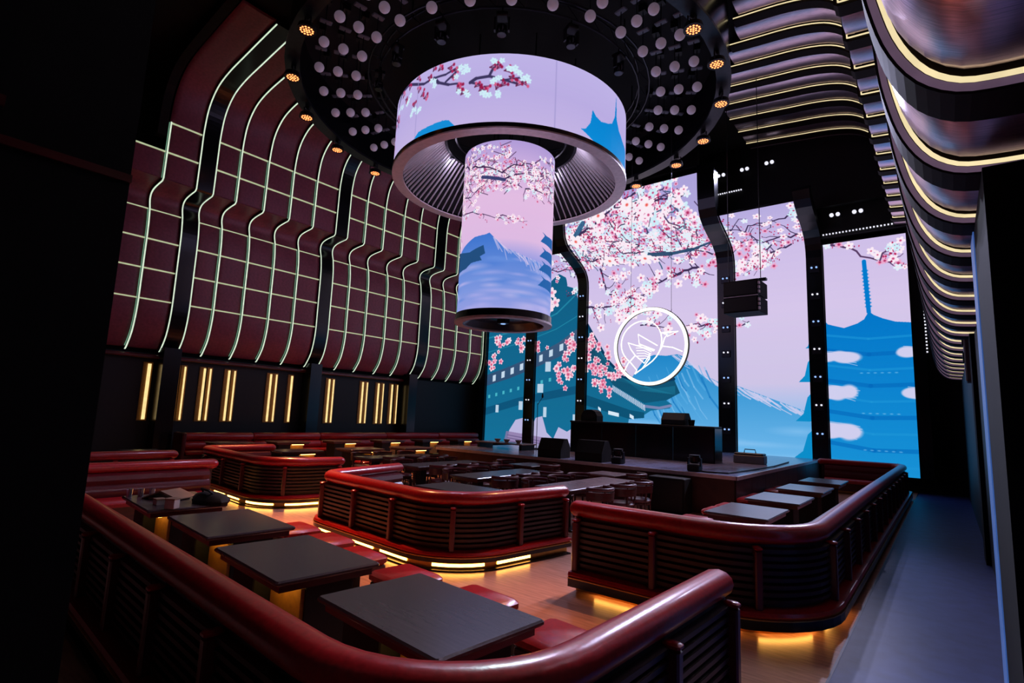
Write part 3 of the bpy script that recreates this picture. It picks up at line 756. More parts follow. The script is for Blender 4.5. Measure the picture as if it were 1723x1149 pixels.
# ------------------------------------------------------------------ round ceiling: ring, plate, truss
rc = root('ceiling_ring')
def ring_mb(r0, r1, z0, z1, n=64):
    mb = MB(); pf = [(r0, z0), (r1, z0), (r1, z1), (r0, z1)]
    vs = []; fs = []
    for j in range(n):
        for r, z in pf: vs.append((DC[0]+r*cos(2*pi*j/n), DC[1]+r*sin(2*pi*j/n), z))
    for j in range(n):
        for i in range(4):
            a = j*4+i; b = j*4+(i+1) % 4; c = ((j+1) % n)*4+(i+1) % 4; d = ((j+1) % n)*4+i
            fs.append((a, b, c, d))
    return mb.add(vs, fs)
ring_mb(6.22, 6.45, 11.3, 13.0).build('ring_band', M['gloss_black'], rc, True)
ring_mb(6.12, 6.5, 11.24, 11.32).build('ring_lip', M['steel'], rc, True)
MB().lathe([(6.3, 12.75), (6.3, 12.85)], 64, (DC[0], DC[1], 0)).build('ceiling_plate', M['soft_black'], rc)
tr = root('lighting_truss', 'thing'); tag(tr, 'dark round lighting truss above the ring-shaped screen', 'truss')
for rr, z in ((4.0, 12.1), (4.0, 11.75), (4.3, 11.9)):
    MB().tube([(DC[0]+rr*cos(2*pi*j/48), DC[1]+rr*sin(2*pi*j/48), z) for j in range(49)], .03, 6).build('truss_chord', M['steel'], tr, True)
for j in range(36):
    a = 2*pi*j/36; b = 2*pi*(j+.5)/36
    MB().tube([(DC[0]+4.0*cos(a), DC[1]+4.0*sin(a), 12.1), (DC[0]+4.3*cos(b), DC[1]+4.3*sin(b), 11.9), (DC[0]+4.0*cos(b), DC[1]+4.0*sin(b), 11.75), (DC[0]+4.0*cos(a), DC[1]+4.0*sin(a), 12.1)], .014, 5).build('truss_brace', M['steel'], tr)
for j in range(8):
    a = 2*pi*j/8
    MB().tube([(DC[0]+4.0*cos(a), DC[1]+4.0*sin(a), 12.1), (DC[0]+4.0*cos(a), DC[1]+4.0*sin(a), 12.76)], .02, 6).build('truss_hanger', M['steel'], tr)

# globes: radial rows of three
ORDN = 'first second third fourth fifth sixth seventh eighth ninth tenth eleventh twelfth thirteenth'.split()
g0 = None
for j in range(22):
    deg = 82-12*j; a = radians(deg)
    row = '%s radial row from the drum screen\'s %s flank' % ((ORDN[j], 'right') if j < 12 else (ORDN[21-j], 'left'))
    for r, rn in ((4.62, 'inner'), (5.12, 'middle'), (5.62, 'outer')):
        x, y = DC[0]+r*cos(a), DC[1]+r*sin(a); lb = rn+' white ceiling globe in the '+row
        if g0 is None:
            g0 = thing('globe_light', lb, 'lamp', (x, y, 11.45), a, 'white globes under the round ceiling')
            MB().sphere((0, 0, 0), .135, 16, 10).build('globe', M['globe'], g0, True)
            MB().tube([(0, 0, .12), (0, 0, 1.1)], .012, 6).build('rod', M['steel'], g0)
            MB().box(-.16, .16, -.08, .08, .55, .6, .02).build('bracket_plate', M['grey'], g0)
            MB().box(-.09, .09, -.09, .09, 1.1, 1.3).build('ceiling_mount', M['black'], g0)
        else:
            dup(g0, (x, y, 11.45), a, lb)

# amber wash lamps under the ring
AL = [(-101, 'above the tall black wall column'), (-121, 'at the first fin tip beyond the tall black column'), (-140, 'second beyond the tall black wall column'),
      (-159, 'third beyond the tall black wall column'), (-177, 'beside the left flank of the drum screen'), (77, 'touching the right flank of the drum screen'),
      (58, 'glowing above the dotted light line'), (42, 'before the lowest gold ceiling line'), (23, 'third from the top on the bronze wall side'),
      (6, 'second from the top on the bronze wall side'), (-8, 'topmost on the bronze wall side')]
AIM = {-101: (-6.0, 4.3, 0), -121: (-8.0, 4.4, 0), -140: (-8.6, 5.6, 0), -159: (-13.0, 6.0, 0), -8: (-3.2, 4.2, 0), 6: (-4.2, 4.4, 0), 23: (-4.0, 11.0, 0)}
w0 = None
for deg, lb in AL:
    a = radians(deg); loc = (DC[0]+6.26*cos(a), DC[1]+6.26*sin(a), 10.895)
    lb = 'amber round wash lamp ' + lb
    if w0 is None:
        w0 = thing('wash_lamp', lb, 'lamp', loc, a, 'amber lamps around the ceiling ring'); w0.scale = (1.2, 1.2, 1)
        MB().lathe([(.10, .16), (.17, .12), (.19, 0), (.15, 0)], 20).build('housing', M['black'], w0, True)
        MB().lathe([(.001, .012), (.155, .012), (.155, .004), (.001, .004)], 20).build('lens_plate', M['amber_dim'], w0)
        cells = [(0, 0)]+[(.055*cos(k*pi/3), .055*sin(k*pi/3)) for k in range(6)]+[(.115*cos(k*pi/6), .115*sin(k*pi/6)) for k in range(12)]
        cb = MB()
        for cx, cy in cells: cb.lathe([(.001, -.004), (.021, -.004), (.021, .006), (.001, .006)], 8, (cx, cy, 0))
        cb.build('lamp_cells', M['amber'], w0, kind='stuff')
        MB().tube([(0, -.2, .02), (0, -.21, .2), (0, 0, .26), (0, .21, .2), (0, .2, .02)], .015, 6).build('yoke', M['steel'], w0)
        MB().box(-.05, .05, -.05, .05, .24, .34).build('clamp', M['black'], w0)
    else: dup(w0, loc, a, lb)
    L = bpy.data.lights.new('amber wash', 'SPOT'); L.energy = AMBER*(5. if deg in (-121, -140) else 3. if deg < -90 else 1.6 if deg in (-8, 6) else .3); L.color = (1, .4, .15); L.spot_size = radians(17 if deg in AIM else 50); L.spot_blend = .8; L.shadow_soft_size = .15
    o = bpy.data.objects.new('amber_wash_light', L); C.objects.link(o); o.location = (loc[0], loc[1], loc[2]-.05)
    tgt = Vector(AIM.get(deg, (DC[0]+5.2*cos(a), DC[1]+5.2*sin(a), 0))); o.rotation_euler = (tgt-o.location).to_track_quat('-Z', 'Y').to_euler()

# moving head lamps round the top of the drum
mh0 = None
for k, (deg, lb) in enumerate(((-118, 'above the blossom branch on the drum'), (-98, 'above the drum, left of its top'), (-75, 'above the drum, left of the middle pair'), (-53, 'above the highest point of the drum screen'), (-28, 'above the drum, right of its highest point'), (-4, 'above the drum, over the painted pagoda'))):
    a = radians(deg); loc = (-10.25+4.0*cos(a), 12.0+4.0*sin(a), 11.09)
    lb = 'black moving-head stage lamp ' + lb
    if mh0 is None:
        mh0 = thing('moving_head_lamp', lb, 'lamp', loc, a, 'moving-head lamps above the drum')
        MB().box(-.14, .14, -.14, .14, .34, .46, .02).build('base', M['black'], mh0)
        MB().box(-.05, .05, -.19, -.15, .02, .36).build('yoke_arm', M['black'], mh0)
        MB().box(-.05, .05, .15, .19, .02, .36).build('yoke_arm', M['black'], mh0)
        MB().lathe([(.06, .2), (.12, .14), (.13, -.02), (.11, -.08)], 14).build('head', M['gloss_black'], mh0, True)
        MB().lathe([(.001, -.085), (.1, -.085), (.11, -.06), (.001, -.05)], 14).build('lens', M['gloss_black'], mh0, True)
        MB().tube([(0, 0, .46), (0, 0, .63)], .02, 6).build('hanger', M['steel'], mh0)
    else: dup(mh0, loc, a, lb)
    L = bpy.data.lights.new('lilac wash', 'SPOT'); L.energy = WASH*(7 if deg in (-4, -28) else .5); L.color = (.74, .62, 1) if deg != -28 else (.7, .95, 1); L.spot_size = radians(45 if deg in (-4, -28) else 80); L.spot_blend = .8; L.shadow_soft_size = .1
    o = bpy.data.objects.new('lilac_wash_light', L); C.objects.link(o); o.location = (loc[0], loc[1], loc[2]-.12)
    tgt = Vector({-4: (-.3, 5.0, 5.2), -28: (-.2, 3.6, 4.2)}.get(deg, (-10.25+8*cos(a), 12.2+8*sin(a), 0))); o.rotation_euler = (tgt-o.location).to_track_quat('-Z', 'Y').to_euler()

# ------------------------------------------------------------------ ring-shaped drum screen and hanging column
dr = thing('drum_screen', 'huge ring-shaped LED drum showing lilac sky, blossom branches and a blue pagoda', 'screen', (-10.25, 12.2, 9.0))
def cylsheet(r, z0, z1, n=96, m=2):
    return MB().loft([[(r*cos(2*pi*j/n), r*sin(2*pi*j/n), z0+(z1-z0)*i/m) for j in range(n+1)] for i in range(m+1)], False)
def cyl_uv(o, lo, zlo, zhi, zoff):
    me = o.data; uv = me.uv_layers.new(name='picture')
    for poly in me.polygons:
        cx = sum(me.vertices[v].co.x for v in poly.vertices); cy = sum(me.vertices[v].co.y for v in poly.vertices)
        mid = math.degrees(atan2(cy, cx))
        for li in poly.loop_indices:
            co = me.vertices[me.loops[li].vertex_index].co; d = math.degrees(atan2(co.y, co.x))
            while d-mid > 180: d -= 360
            while d-mid < -180: d += 360
            m2 = mid
            if m2 >= lo+360: d -= 360
            if m2 < lo: d += 360
            uv.data[li].uv = ((d-lo)/360, (co.z+zoff-zlo)/(zhi-zlo))
d = cylsheet(3.54, .12, 1.98).build('display', MAT_DRUM, dr, True); cyl_uv(d, -200, 9.05, 11.0, 9.0)
MB().loft([[(r*cos(2*pi*j/96), r*sin(2*pi*j/96), z) for j in range(97)] for r, z in ((3.535, .12), (3.535, 1.98), (2.2, 2.0))], False).build('shell', M['black'], dr, True)
def local_ring(r0, r1, z0, z1, n=96):
    vs = []; fs = []
    for j in range(n):
        for r, z in ((r0, z0), (r1, z0), (r1, z1), (r0, z1)): vs.append((r*cos(2*pi*j/n), r*sin(2*pi*j/n), z))
    for j in range(n):
        for i in range(4):
            fs.append((j*4+i, j*4+(i+1) % 4, ((j+1) % n)*4+(i+1) % 4, ((j+1) % n)*4+i))
    return MB().add(vs, fs)
local_ring(3.5, 3.57, .02, .13).build('black_band', M['gloss_black'], dr, True)
local_ring(3.25, 3.57, -.02, .02).build('metal_rim', M['lilac_metal'], dr, True)
# cone of radial louvres inside
MB().loft([[(r*cos(2*pi*j/96), r*sin(2*pi*j/96), z) for j in range(97)] for r, z in ((3.3, .1), (2.05, 1.45), (2.05, 1.9))], False).build('inner_cone', M['soft_black'], dr, True)
lv = None
for j in range(88):
    if lv is None:
        lv = MB().prism([(3.24, .02), (3.24, .1), (2.06, 1.42), (2.06, 1.3)], 'y', -.007, .007).build('louvre', M['louvre'], dr)
    else: inst('louvre', lv, dr, rot=(0, 0, 2*pi*j/88))
local_ring(1.98, 2.06, 1.3, 1.36).build('inner_ring', M['steel'], dr, True)
local_ring(1.7, 1.76, 1.5, 1.56).build('inner_ring', M['steel'], dr, True)
for j in range(6):  # pods with point lights, added to brighten the louvres
    a = 2*pi*j/6+.35
    lp_ = MB().lathe([(.03, .08), (.06, .06), (.07, 0), (.05, -.02), (.001, -.02)], 12, (2.02*cos(a), 2.02*sin(a), 1.2)).build('louvre_fill_pod', M['steel'], dr, True)
    L = bpy.data.lights.new('louvre fill', 'POINT'); L.energy = 9; L.color = (.86, .74, 1); L.shadow_soft_size = .06
    o = bpy.data.objects.new('louvre_fill_light', L); C.objects.link(o); o.location = (-10.25+2.02*cos(a), 12.2+2.02*sin(a), 10.1)
for j in range(8):
    a = 2*pi*j/8+.2
    MB().tube([(2.1*cos(a), 2.1*sin(a), 1.95), (2.1*cos(a), 2.1*sin(a), 3.76)], .02, 6).build('suspension_cable', M['steel'], dr)

co = thing('column_screen', 'tall round LED column with blossom and mountain hanging inside the drum', 'screen', (-10.25, 12.2, 4.4))
d = cylsheet(1.4, .5, 5.43, 64, 3).build('display', MAT_COL, co, True); cyl_uv(d, -180, 4.85, 9.95, 4.4)
MB().lathe([(1.39, .5), (1.39, 5.42), (1.2, 5.45), (.4, 5.6)], 64).build('core', M['black'], co, True)
local_ring(1.30, 1.44, .3, .5, 64).build('black_band', M['gloss_black'], co, True)
local_ring(1.22, 1.46, .24, .3, 64).build('metal_rim', M['lilac_metal'], co, True)
MB().loft([[(r*cos(2*pi*j/64), r*sin(2*pi*j/64), z) for j in range(65)] for r, z in ((1.24, .27), (1.0, .46), (.001, .46))], False).build('inner_cone', M['gloss_black'], co, True)
MB().box(-.16, .16, -.12, .12, .3, .46, .02).build('lamp_pod', M['steel'], co)
MB().lathe([(.001, .285), (.07, .285), (.08, .3), (.001, .3)], 12, (0, 0, 0)).build('lamp', M['blue_dot'], co)
for j in range(4):
    a = pi/4+j*pi/2
    MB().tube([(.4*cos(a), .4*sin(a), 5.58), (.4*cos(a), .4*sin(a), 8.36)], .03, 6).build('suspension_pole', M['steel'], co)

# ------------------------------------------------------------------ stage, desk and stage gear
st = thing('stage', 'low wooden stage with a pale top and brown front before the LED screens', 'stage', (-8.25, 17.2, 0))
X0, X1, Y0, Y1 = -4.65, 4.65, -4.9, 5.0
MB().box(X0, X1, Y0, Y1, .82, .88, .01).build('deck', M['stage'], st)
MB().box(X0-.02, X1+.02, Y0-.03, Y0, .80, .88).build('edge_trim', M['lilac_metal'], st)
MB().box(X1, X1+.03, Y0-.03, Y1, .80, .88).build('edge_trim', M['lilac_metal'], st)
n = 8
for k in range(n):
    a = X0+.05+(X1-X0-.1)*k/n; b = X0+.05+(X1-X0-.1)*(k+1)/n
    MB().box(a+.006, b-.006, Y0+.03, Y0+.08, 0, .81).build('front_panel', M['stage_front'], st)
for k in range(8):
    a = Y0+.09+(Y1-Y0-.1)*k/8; b = Y0+.09+(Y1-Y0-.1)*(k+1)/8
    MB().box(X1-.08, X1-.03, a+.006, b-.006, 0, .81).build('side_panel', M['stage_front'], st)
tag(MB().tube([(-4.7, 12.8, .9), (-4.3, 12.5, .9), (-3.9, 12.7, .9), (-3.8, 14.2, .9), (-3.75, 16.2, .9), (-3.9, 18.7, .9)], .018, 6).build('floor_cable', M['black']), 'thin black cable lying along the stage corner', 'cable')

dj = thing('performer_desk', 'long black desk standing on the stage below the neon sign', 'desk', (-7.47, 15.76, .88))
MB().box(-2.38, 2.38, -.34, .34, .96, 1.02, .01).build('worktop', M['black'], dj)
for k in range(4):
    MB().box(-2.36+1.18*k+.005, -2.36+1.18*(k+1)-.005, -.32, -.28, 0, .96).build('front_panel', M['gloss_black'], dj)
for s in (-1, 1): MB().box(s*2.36-.02, s*2.36+.02, -.28, .34, 0, .96).build('side_panel', M['gloss_black'], dj)

def wedge(name, label, loc, rz, w, d, h, group=None, cat='speaker'):
    t = thing(name, label, cat, loc, rz, group)
    MB().prism([(-d/2, 0), (d/2, 0), (d/2, h*.55), (d*.2, h), (-d*.2, h), (-d/2, h*.45)], 'x', -w/2, w/2).build('cabinet', M['soft_black'], t)
    MB().prism([(-d/2-.012, h*.08), (-d/2-.012, h*.42), (-d*.22-.012, h*.95), (-d*.22, h*.95), (-d/2, h*.42), (-d/2, h*.08)], 'x', -w*.46, w*.46).build('grille', M['black'], t)
    MB().tube([(-w*.15, d/2, h*.35), (-w*.15, d/2+.03, h*.38), (w*.15, d/2+.03, h*.38), (w*.15, d/2, h*.35)], .012, 6).build('handle', M['steel'], t)
    return t
wedge('stage_monitor', 'black wedge stage monitor at the stage front, left of two', (-8.6, 12.68, .88), .1, .72, .56, .52, 'stage monitors')
wedge('stage_monitor', 'black wedge stage monitor at the stage front, right of two', (-7.35, 12.68, .88), .05, .78, .56, .54, 'stage monitors')
wedge('desk_speaker', 'small dark wedge speaker standing on the right of the black desk', (-6.32, 15.75, 1.9), 0, .72, .5, .36, 'speakers on the desk')
t = thing('desk_speaker', 'round-topped dark speaker on the left end of the black desk', 'speaker', (-9.2, 15.75, 1.9), 0, 'speakers on the desk')
MB().prism([(-.3, 0), (.3, 0), (.3, .18), (.22, .32), (.08, .38), (-.08, .38), (-.22, .32), (-.3, .18)], 'y', -.2, .2).build('cabinet', M['soft_black'], t)
MB().box(-.24, .24, -.215, -.2, .04, .24).build('grille', M['black'], t)
t = thing('tumbler', 'small dark cup on the desk beside the wedge speaker', 'cup', (-5.85, 15.75, 1.9))
MB().lathe([(.075, 0), (.1, .17), (.09, .17), (.07, .02), (.001, .02)], 16, caps=False).build('body', M['steel'], t, True)
MB().lathe([(.001, -.001), (.078, -.001), (.078, .012), (.001, .012)], 16).build('base', M['black'], t)

def fixture(label, loc):
    t = thing('floor_lamp_unit', label, 'lamp', loc, 0, 'floor lamp units on the stage edge')
    MB().box(-.14, .14, -.13, .13, 0, .16, .02).build('base', M['black'], t)
    MB().box(-.16, -.13, -.04, .04, .12, .3).build('yoke_arm', M['steel'], t); MB().box(.13, .16, -.04, .04, .12, .3).build('yoke_arm', M['steel'], t)
    MB().lathe([(.08, .18), (.12, .22), (.125, .33), (.1, .36), (.001, .36)], 16).build('head', M['gloss_black'], t, True)
    MB().lathe([(.1, .355), (.125, .355), (.125, .37), (.1, .37)], 16).build('bezel', M['steel'], t)
fixture('small black stage lamp on the stage edge, beside the right monitor', (-6.6, 12.65, .88))
fixture('small black stage lamp on the stage edge, below the end of the desk', (-4.62, 12.62, .88))
t = thing('equipment_case', 'small grey case with a raised handle near the stage corner', 'case', (-4.55, 16.9, .88), .05)
MB().box(-.42, .42, -.22, .22, 0, .24, .02).build('body', M['grey'], t); MB().box(-.4, .4, -.2, .2, .24, .3, .02).build('lid', M['steel'], t)
MB().tube([(-.16, 0, .3), (-.14, 0, .4), (.14, 0, .4), (.16, 0, .3)], .014, 6).build('handle', M['black'], t, True)
t = thing('microphone_stand', 'thin black microphone stand on the stage left of the desk', 'stand', (-10.9, 15.0, .88))
MB().lathe([(.001, 0), (.16, 0), (.16, .03), (.02, .05), (.001, .05)], 16).build('base', M['black'], t, True)
MB().tube([(0, 0, .03), (0, 0, 1.55)], .012, 6).build('pole', M['steel'], t); MB().tube([(0, 0, 1.5), (.3, -.15, 1.75)], .01, 6).build('boom', M['steel'], t)
MB().lathe([(.001, 0), (.03, .02), (.035, .06), (.02, .16), (.001, .16)], 10, (.3, -.15, 1.72)).build('microphone', M['black'], t, True)
t = thing('block', 'black square subwoofer standing in for the dark opening in the stage front', 'speaker', (-4.95, 12.0, 0))  # black box put in for the dark opening of the stage front
MB().box(-.42, .42, -.25, .22, 0, .76, .015).build('cabinet', M['soft_black'], t); MB().box(-.38, .38, -.262, -.25, .05, .71).build('grille', M['black'], t)
t = thing('table', 'pale table with small white things at the back left of the stage', 'table', (-11.6, 14.2, .88))
MB().box(-1.0, 1.0, -.4, .4, .16, .2, .01).build('top', M['table_lt'], t)
for sx in (-.9, .9): MB().box(sx-.05, sx+.05, -.35, .35, 0, .16).build('leg', M['black'], t)
for k, x in enumerate((-.35, .05, .55)):
    q = thing('small_bowl', 'small white bowl on the pale stage table, %s' % ('at the left', 'in the middle', 'at the right')[k], 'bowl', (-11.6+x, 14.2, 1.08), 0, 'bowls on the stage table')
    MB().lathe([(.05, 0), (.12, .1), (.11, .1), (.045, .015), (.001, .015)], 14, caps=False).build('body', M['paper'], q, True)
    MB().lathe([(.001, -.001), (.05, -.001), (.05, .008), (.001, .008)], 14).build('foot', M['paper'], q)

# hanging loudspeaker
t = thing('hanging_loudspeaker', 'black two-box loudspeaker hanging on cables before the pale screen', 'speaker', (-4.62, 17.0, 5.32), -.05)
for k, z in enumerate((0, .5)):
    b = MB().prism([(-.45, z), (.45, z+.02), (.45, z+.46), (-.45, z+.48)], 'x', -.5, .5).build('box', M['soft_black'], t)
    MB().box(-.47, .47, -.47, -.455, z+.04, z+.44).build('grille', M['black'], b)
MB().box(-.5, .5, -.46, -.44, .475, .5).build('joint_strip', M['lilac_metal'], t)
for z in (.05, .18, .31, .55, .68, .81): MB().box(.5, .545, -.46, -.38, z, z+.08).build('rigging_pin', M['lilac_metal'], t)
MB().box(-.62, .62, -.08, .08, 1.0, 1.08, .01).build('flying_frame', M['steel'], t)
for x in (-.5, .45): MB().tube([(x, 0, 1.06), (x, 0, 7.7)], .012, 6).build('cable', M['steel'], t)

# neon hummingbird sign
ng = thing('neon_sign', 'white neon ring sign with a hummingbird outline above the black desk', 'sign', (-7.3, 16.0, 4.36))
Rn = 1.25
MB().tube([(Rn*.965*cos(2*pi*k/64), 0, Rn*.965*sin(2*pi*k/64)) for k in range(65)], .052, 8).build('ring', M['neon'], ng, True)
def npt(x, y): return ((x-595)/425*Rn, -.02, (590-y)/455*Rn)
cr = [(430, 915), (520, 850), (640, 770), (715, 670), (742, 560), (735, 450), (690, 360), (610, 300), (520, 283), (420, 305), (330, 370), (275, 460), (258, 560), (275, 650), (320, 725), (375, 775)]
ST = [('crescent', cr), ('tail', [(295, 890), (350, 785), (430, 700)]), ('tail', [(375, 775), (455, 870), (430, 915)]), ('tail', [(520, 850), (600, 740), (600, 680)]),
      ('wing', [(690, 590), (465, 445), (480, 560), (660, 640)]), ('wing', [(650, 650), (345, 540), (380, 620), (430, 690), (540, 790), (600, 700)]),
      ('head', [(690, 700), (740, 610), (770, 510), (800, 470), (740, 445)]), ('beak', [(800, 490), (920, 440), (740, 445)]), ('breast', [(750, 600), (860, 620), (965, 670)])]
for z in range(6): ST.append(('wing_feather', [(435+6*z, 575+32*z), (520+8*z, 580+31*z), (630-5*z, 640+22*z)]))
for nm, L in ST:
    L = [Vector(npt(*q)) for q in L]
    if len(L) > 6:
        L2 = []
        for a, b in zip(L, L[1:]): L2 += [a, (a+b)/2]
        L2.append(L[-1]); L = [L2[0]]+[(L2[i-1]+L2[i]*2+L2[i+1])/4 for i in range(1, len(L2)-1)]+[L2[-1]]
    MB().tube(L, .019 if nm != 'wing_feather' else .01, 6).build(nm, M['neon'], ng, True)
MB().loft([[((Rn+r)*cos(2*pi*k/64), y, (Rn+r)*sin(2*pi*k/64)) for k in range(65)] for r, y in ((-.09, .06), (-.09, .09), (.03, .09), (.03, .06), (-.09, .06))], False).build('backing_ring', M['steel'], ng, True)
for x in (-.7, .7): MB().tube([(x, .075, sqrt(Rn*Rn-x*x)-.02), (x, .075, 8.7)], .006, 5).build('wire', M['steel'], ng)

# ------------------------------------------------------------------ booths
def booth(label, pts, rads, posts=1.0, slats=8, inner=True, name='booth', lit=1e9, deep=0., tall=.876):
    path0 = fillet(pts, rads); cx = sum(p[0] for p in path0)/len(path0); cy = sum(p[1] for p in path0)/len(path0)
    path = [(p[0]-cx, p[1]-cy) for p in path0]
    t = thing(name, label, 'booth', (cx, cy, 0)); t.scale = (1, 1, tall)
    fine = [path[0]]
    for a, b in zip(path, path[1:]):
        n = max(1, int(hypot(b[0]-a[0], b[1]-a[1])/.6))
        for k in range(1, n+1): fine.append((a[0]+(b[0]-a[0])*k/n, a[1]+(b[1]-a[1])*k/n))
    path = fine
    # outside
    sweep(path, [(-.05, .26), (.05, .26), (.05, .95), (-.05, .95)]).build('backboard', M['slat'], t)
    # leather top rail with domed ends
    ns = offsets(path); rr = .115
    ring = lambda p, n, r, e=(0, 0): [(p[0]+n.x*(r*cos(2*pi*k/12)-.01)+e[0], p[1]+n.y*(r*cos(2*pi*k/12)-.01)+e[1], 1.0+r*.92*sin(2*pi*k/12)) for k in range(12)]
    rings = [ring(p, n, rr) for p, n in zip(path, ns)]
    for end, i in ((0, 0), (-1, -1)):
        n = ns[i]; tv = Vector((-n.y, n.x)) if i == 0 else Vector((n.y, -n.x))
        tv = (Vector(path[0])-Vector(path[1])).normalized() if i == 0 else (Vector(path[-1])-Vector(path[-2])).normalized()
        for f, d in ((.92, .045), (.7, .08), (.35, .105)):
            q = ring(path[i], n, rr*f, tv*d)
            if i == 0: rings.insert(0, q)
            else: rings.append(q)
    MB().loft(rings, True).build('top_rail', M['leather'], t, True)
    for k in range(slats):
        z = .33+.073*k
        sweep(path, [(.05, z), (.095, z-.012), (.10, z+.028), (.05, z+.042)]).build('slat', M['slat'], t)
    P, L = along(path, posts); post = cap = None
    for k, (p, tv, n, d) in enumerate(P):
        a = atan2(tv.y, tv.x)
        if k == 0: p = (p[0]+tv.x*.04, p[1]+tv.y*.04)
        if k == len(P)-1: p = (p[0]-tv.x*.04, p[1]-tv.y*.04)
        if post is None:
            post = MB().box(-.035, .035, -.155, -.05, .26, .86, .012).build('post', M['wood_red'], t, True); o = post
            cap = MB().box(-.038, .038, -.16, -.05, .86, .9, .012).build('post_cap', M['leather'], post, True)
        else:
            o = inst('post', post, t); inst('post_cap', cap, o)
        o.location = (p[0], p[1], 0); o.rotation_euler = (0, 0, a)
    sweep(path, [(-.06, .2), (.2, .2), (.215, .23), (.2, .262), (.05, .275), (-.06, .275)]).build('ledge', M['leather'], t, True)
    sweep(path, [(.19, .188), (.218, .188), (.218, .2), (.19, .2)]).build('brass_line', M['brass'], t)
    sk = .09 if deep else .125
    sweep(path, [(-.1, sk), (.21, sk), (.21, .19), (-.1, .19)]).build('skirt', M['gloss_black'], t)
    p1 = .12-deep
    sweep(path, [(-.2, 0), (p1, 0), (p1, .13), (-.2, .13)]).build('plinth', M['brass'], t)
    if not deep: sweep(path, [(-.1, 0), (.2, 0), (.2, .02), (-.1, .02)]).build('foot_strip', M['gloss_black'], t)
    d = .25; k = 0
    while d+.6 < min(L, lit):
        sg = sub(path, d, d+.6)
        sweep(sg, [(p1+.001, .05), (p1+.01, .05), (p1+.01, .092), (p1+.001, .092)]).build('plinth_light', M['under'], t)
        d += .78 if k % 2 else .95; k += 1
    if inner:
        core = sub(path, .1, L-.1)
        sweep(core, [(-.48, .1), (-.05, .1), (-.05, .36), (-.48, .36)]).build('bench_base', M['wood'], t)
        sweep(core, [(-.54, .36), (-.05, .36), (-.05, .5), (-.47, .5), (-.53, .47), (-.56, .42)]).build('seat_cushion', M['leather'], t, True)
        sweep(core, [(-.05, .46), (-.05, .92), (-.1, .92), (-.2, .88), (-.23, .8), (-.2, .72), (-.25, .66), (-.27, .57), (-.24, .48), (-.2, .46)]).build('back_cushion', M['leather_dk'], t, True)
    return t
booth('curved red leather booth nearest the viewer, enclosing a row of low dark tables', [(-10.7, 4.5), (-10.7, 1.95), (-1.41, 1.44), (-1.33, 4.08)], [.34, .85], lit=0)
booth('slatted leather booth with a broad rounded front between the two open aisles', [(-8.53, 7.1), (-8.13, 5.25), (-4.95, 5.03), (-4.64, 7.1)], [.34, .8])
booth('slatted leather booth behind the near tables, farther from the stage aisle', [(-14.1, 7.4), (-14.16, 5.72), (-10.4, 5.46), (-10.12, 6.85)], [.34, .8])
booth('long slatted leather booth along the bluish walkway, reaching the pagoda screen', [(-3.5, 5.72), (-1.12, 5.78), (-1.1, 20.4), (-3.25, 20.2)], [.92, .34], lit=4.0, deep=.1, tall=.92)
booth('red leather booth behind the nearest booth, mostly hidden by the dark pillar', [(-17.6, 1.95), (-12.85, 1.95), (-12.87, 4.6)], [.34])

# long banquette along the left wall
bq = thing('wall_banquette', 'long two-roll red leather banquette below the gold wall lights', 'banquette', (-19.6, 14.2, 0))
ys = [-7.0, -4.6, -1.9, 1.4, 4.6, 7.5]
for a, b in zip(ys, ys[1:]):
    for z, r, x in ((.84, .14, -.12), (.55, .15, -.05)):
        MB().loft([[(x+q*r*cos(2*pi*k/14), yv, z+q*r*sin(2*pi*k/14)) for k in range(14)] for yv, q in ((a+.01, .8), (a+.06, 1), (b-.06, 1), (b-.01, .8))], True).build('back_roll', M['leather'], bq, True)
    MB().box(-.1, .55, a+.01, b-.01, .28, .42, .04).build('seat_cushion', M['leather'], bq, True)
MB().box(-.35, -.2, -7.1, 7.5, 0, .95).build('backboard', M['wood'], bq)
MB().box(-.3, .5, -7.05, 7.5, 0, .28).build('bench_base', M['wood'], bq)
MB().box(-.3, .5, -7.14, -7.02, 0, 1.0, .03).build('end_panel', M['leather_dk'], bq)

# ------------------------------------------------------------------ low booth tables with gold-lit pedestals
tb0 = None
def low_table(x, y, rz, label, group):
    global tb0
    if tb0 is not None: return dup(tb0, (x, y, 0), rz, label, group)
    t = thing('lounge_table', label, 'table', (x, y, 0), rz, group)
    MB().box(-.635, .635, -.43, .43, .712, .75, .012).build('top', M['table'], t)
    MB().box(-.59, .59, -.385, .385, .655, .712).build('apron', M['wood'], t)
    MB().box(-.5, .5, -.3, .3, 0, .1, .01).build('base', M['soft_black'], t)
    MB().box(-.02, .5, -.47, -.1, .15, .165).build('base_plate', M['goldplate'], t)
    MB().box(-.02, .5, -.48, -.47, .14, .18).build('plate_edge', M['brass'], t)
    MB().box(-.02, .5, -.17, -.14, .165, .62).build('pedestal_panel', M['goldplate'], t)
    MB().box(-.5, -.06, -.3, .25, .1, .655, .01).build('pedestal', M['soft_black'], t)
    for sx in (0, 1):
        MB().box(sx*.5-.04, sx*.5+.02, -.14, .25, .1, .655).build('leg', M['soft_black'], t)
    MB().box(.02, .46, -.27, -.23, .63, .654).build('lamp_strip', M['tablelamp'], t)
    tb0 = t; return t
for x, y, lb in ((-2.68, 2.55, 'dark square-cornered lounge table nearest the viewer, in the near booth'), (-4.38, 2.6, 'dark lounge table second from the viewer, in the near booth'), (-6.05, 2.8, 'dark lounge table third from the viewer, below the scattered bags')):
    low_table(x, y, -.08, lb, 'lounge tables in the near booth')
low_table(-7.75, 2.85, -.08, 'dark lounge table piled with bags and boxes at the near booth end', 'lounge tables in the near booth')
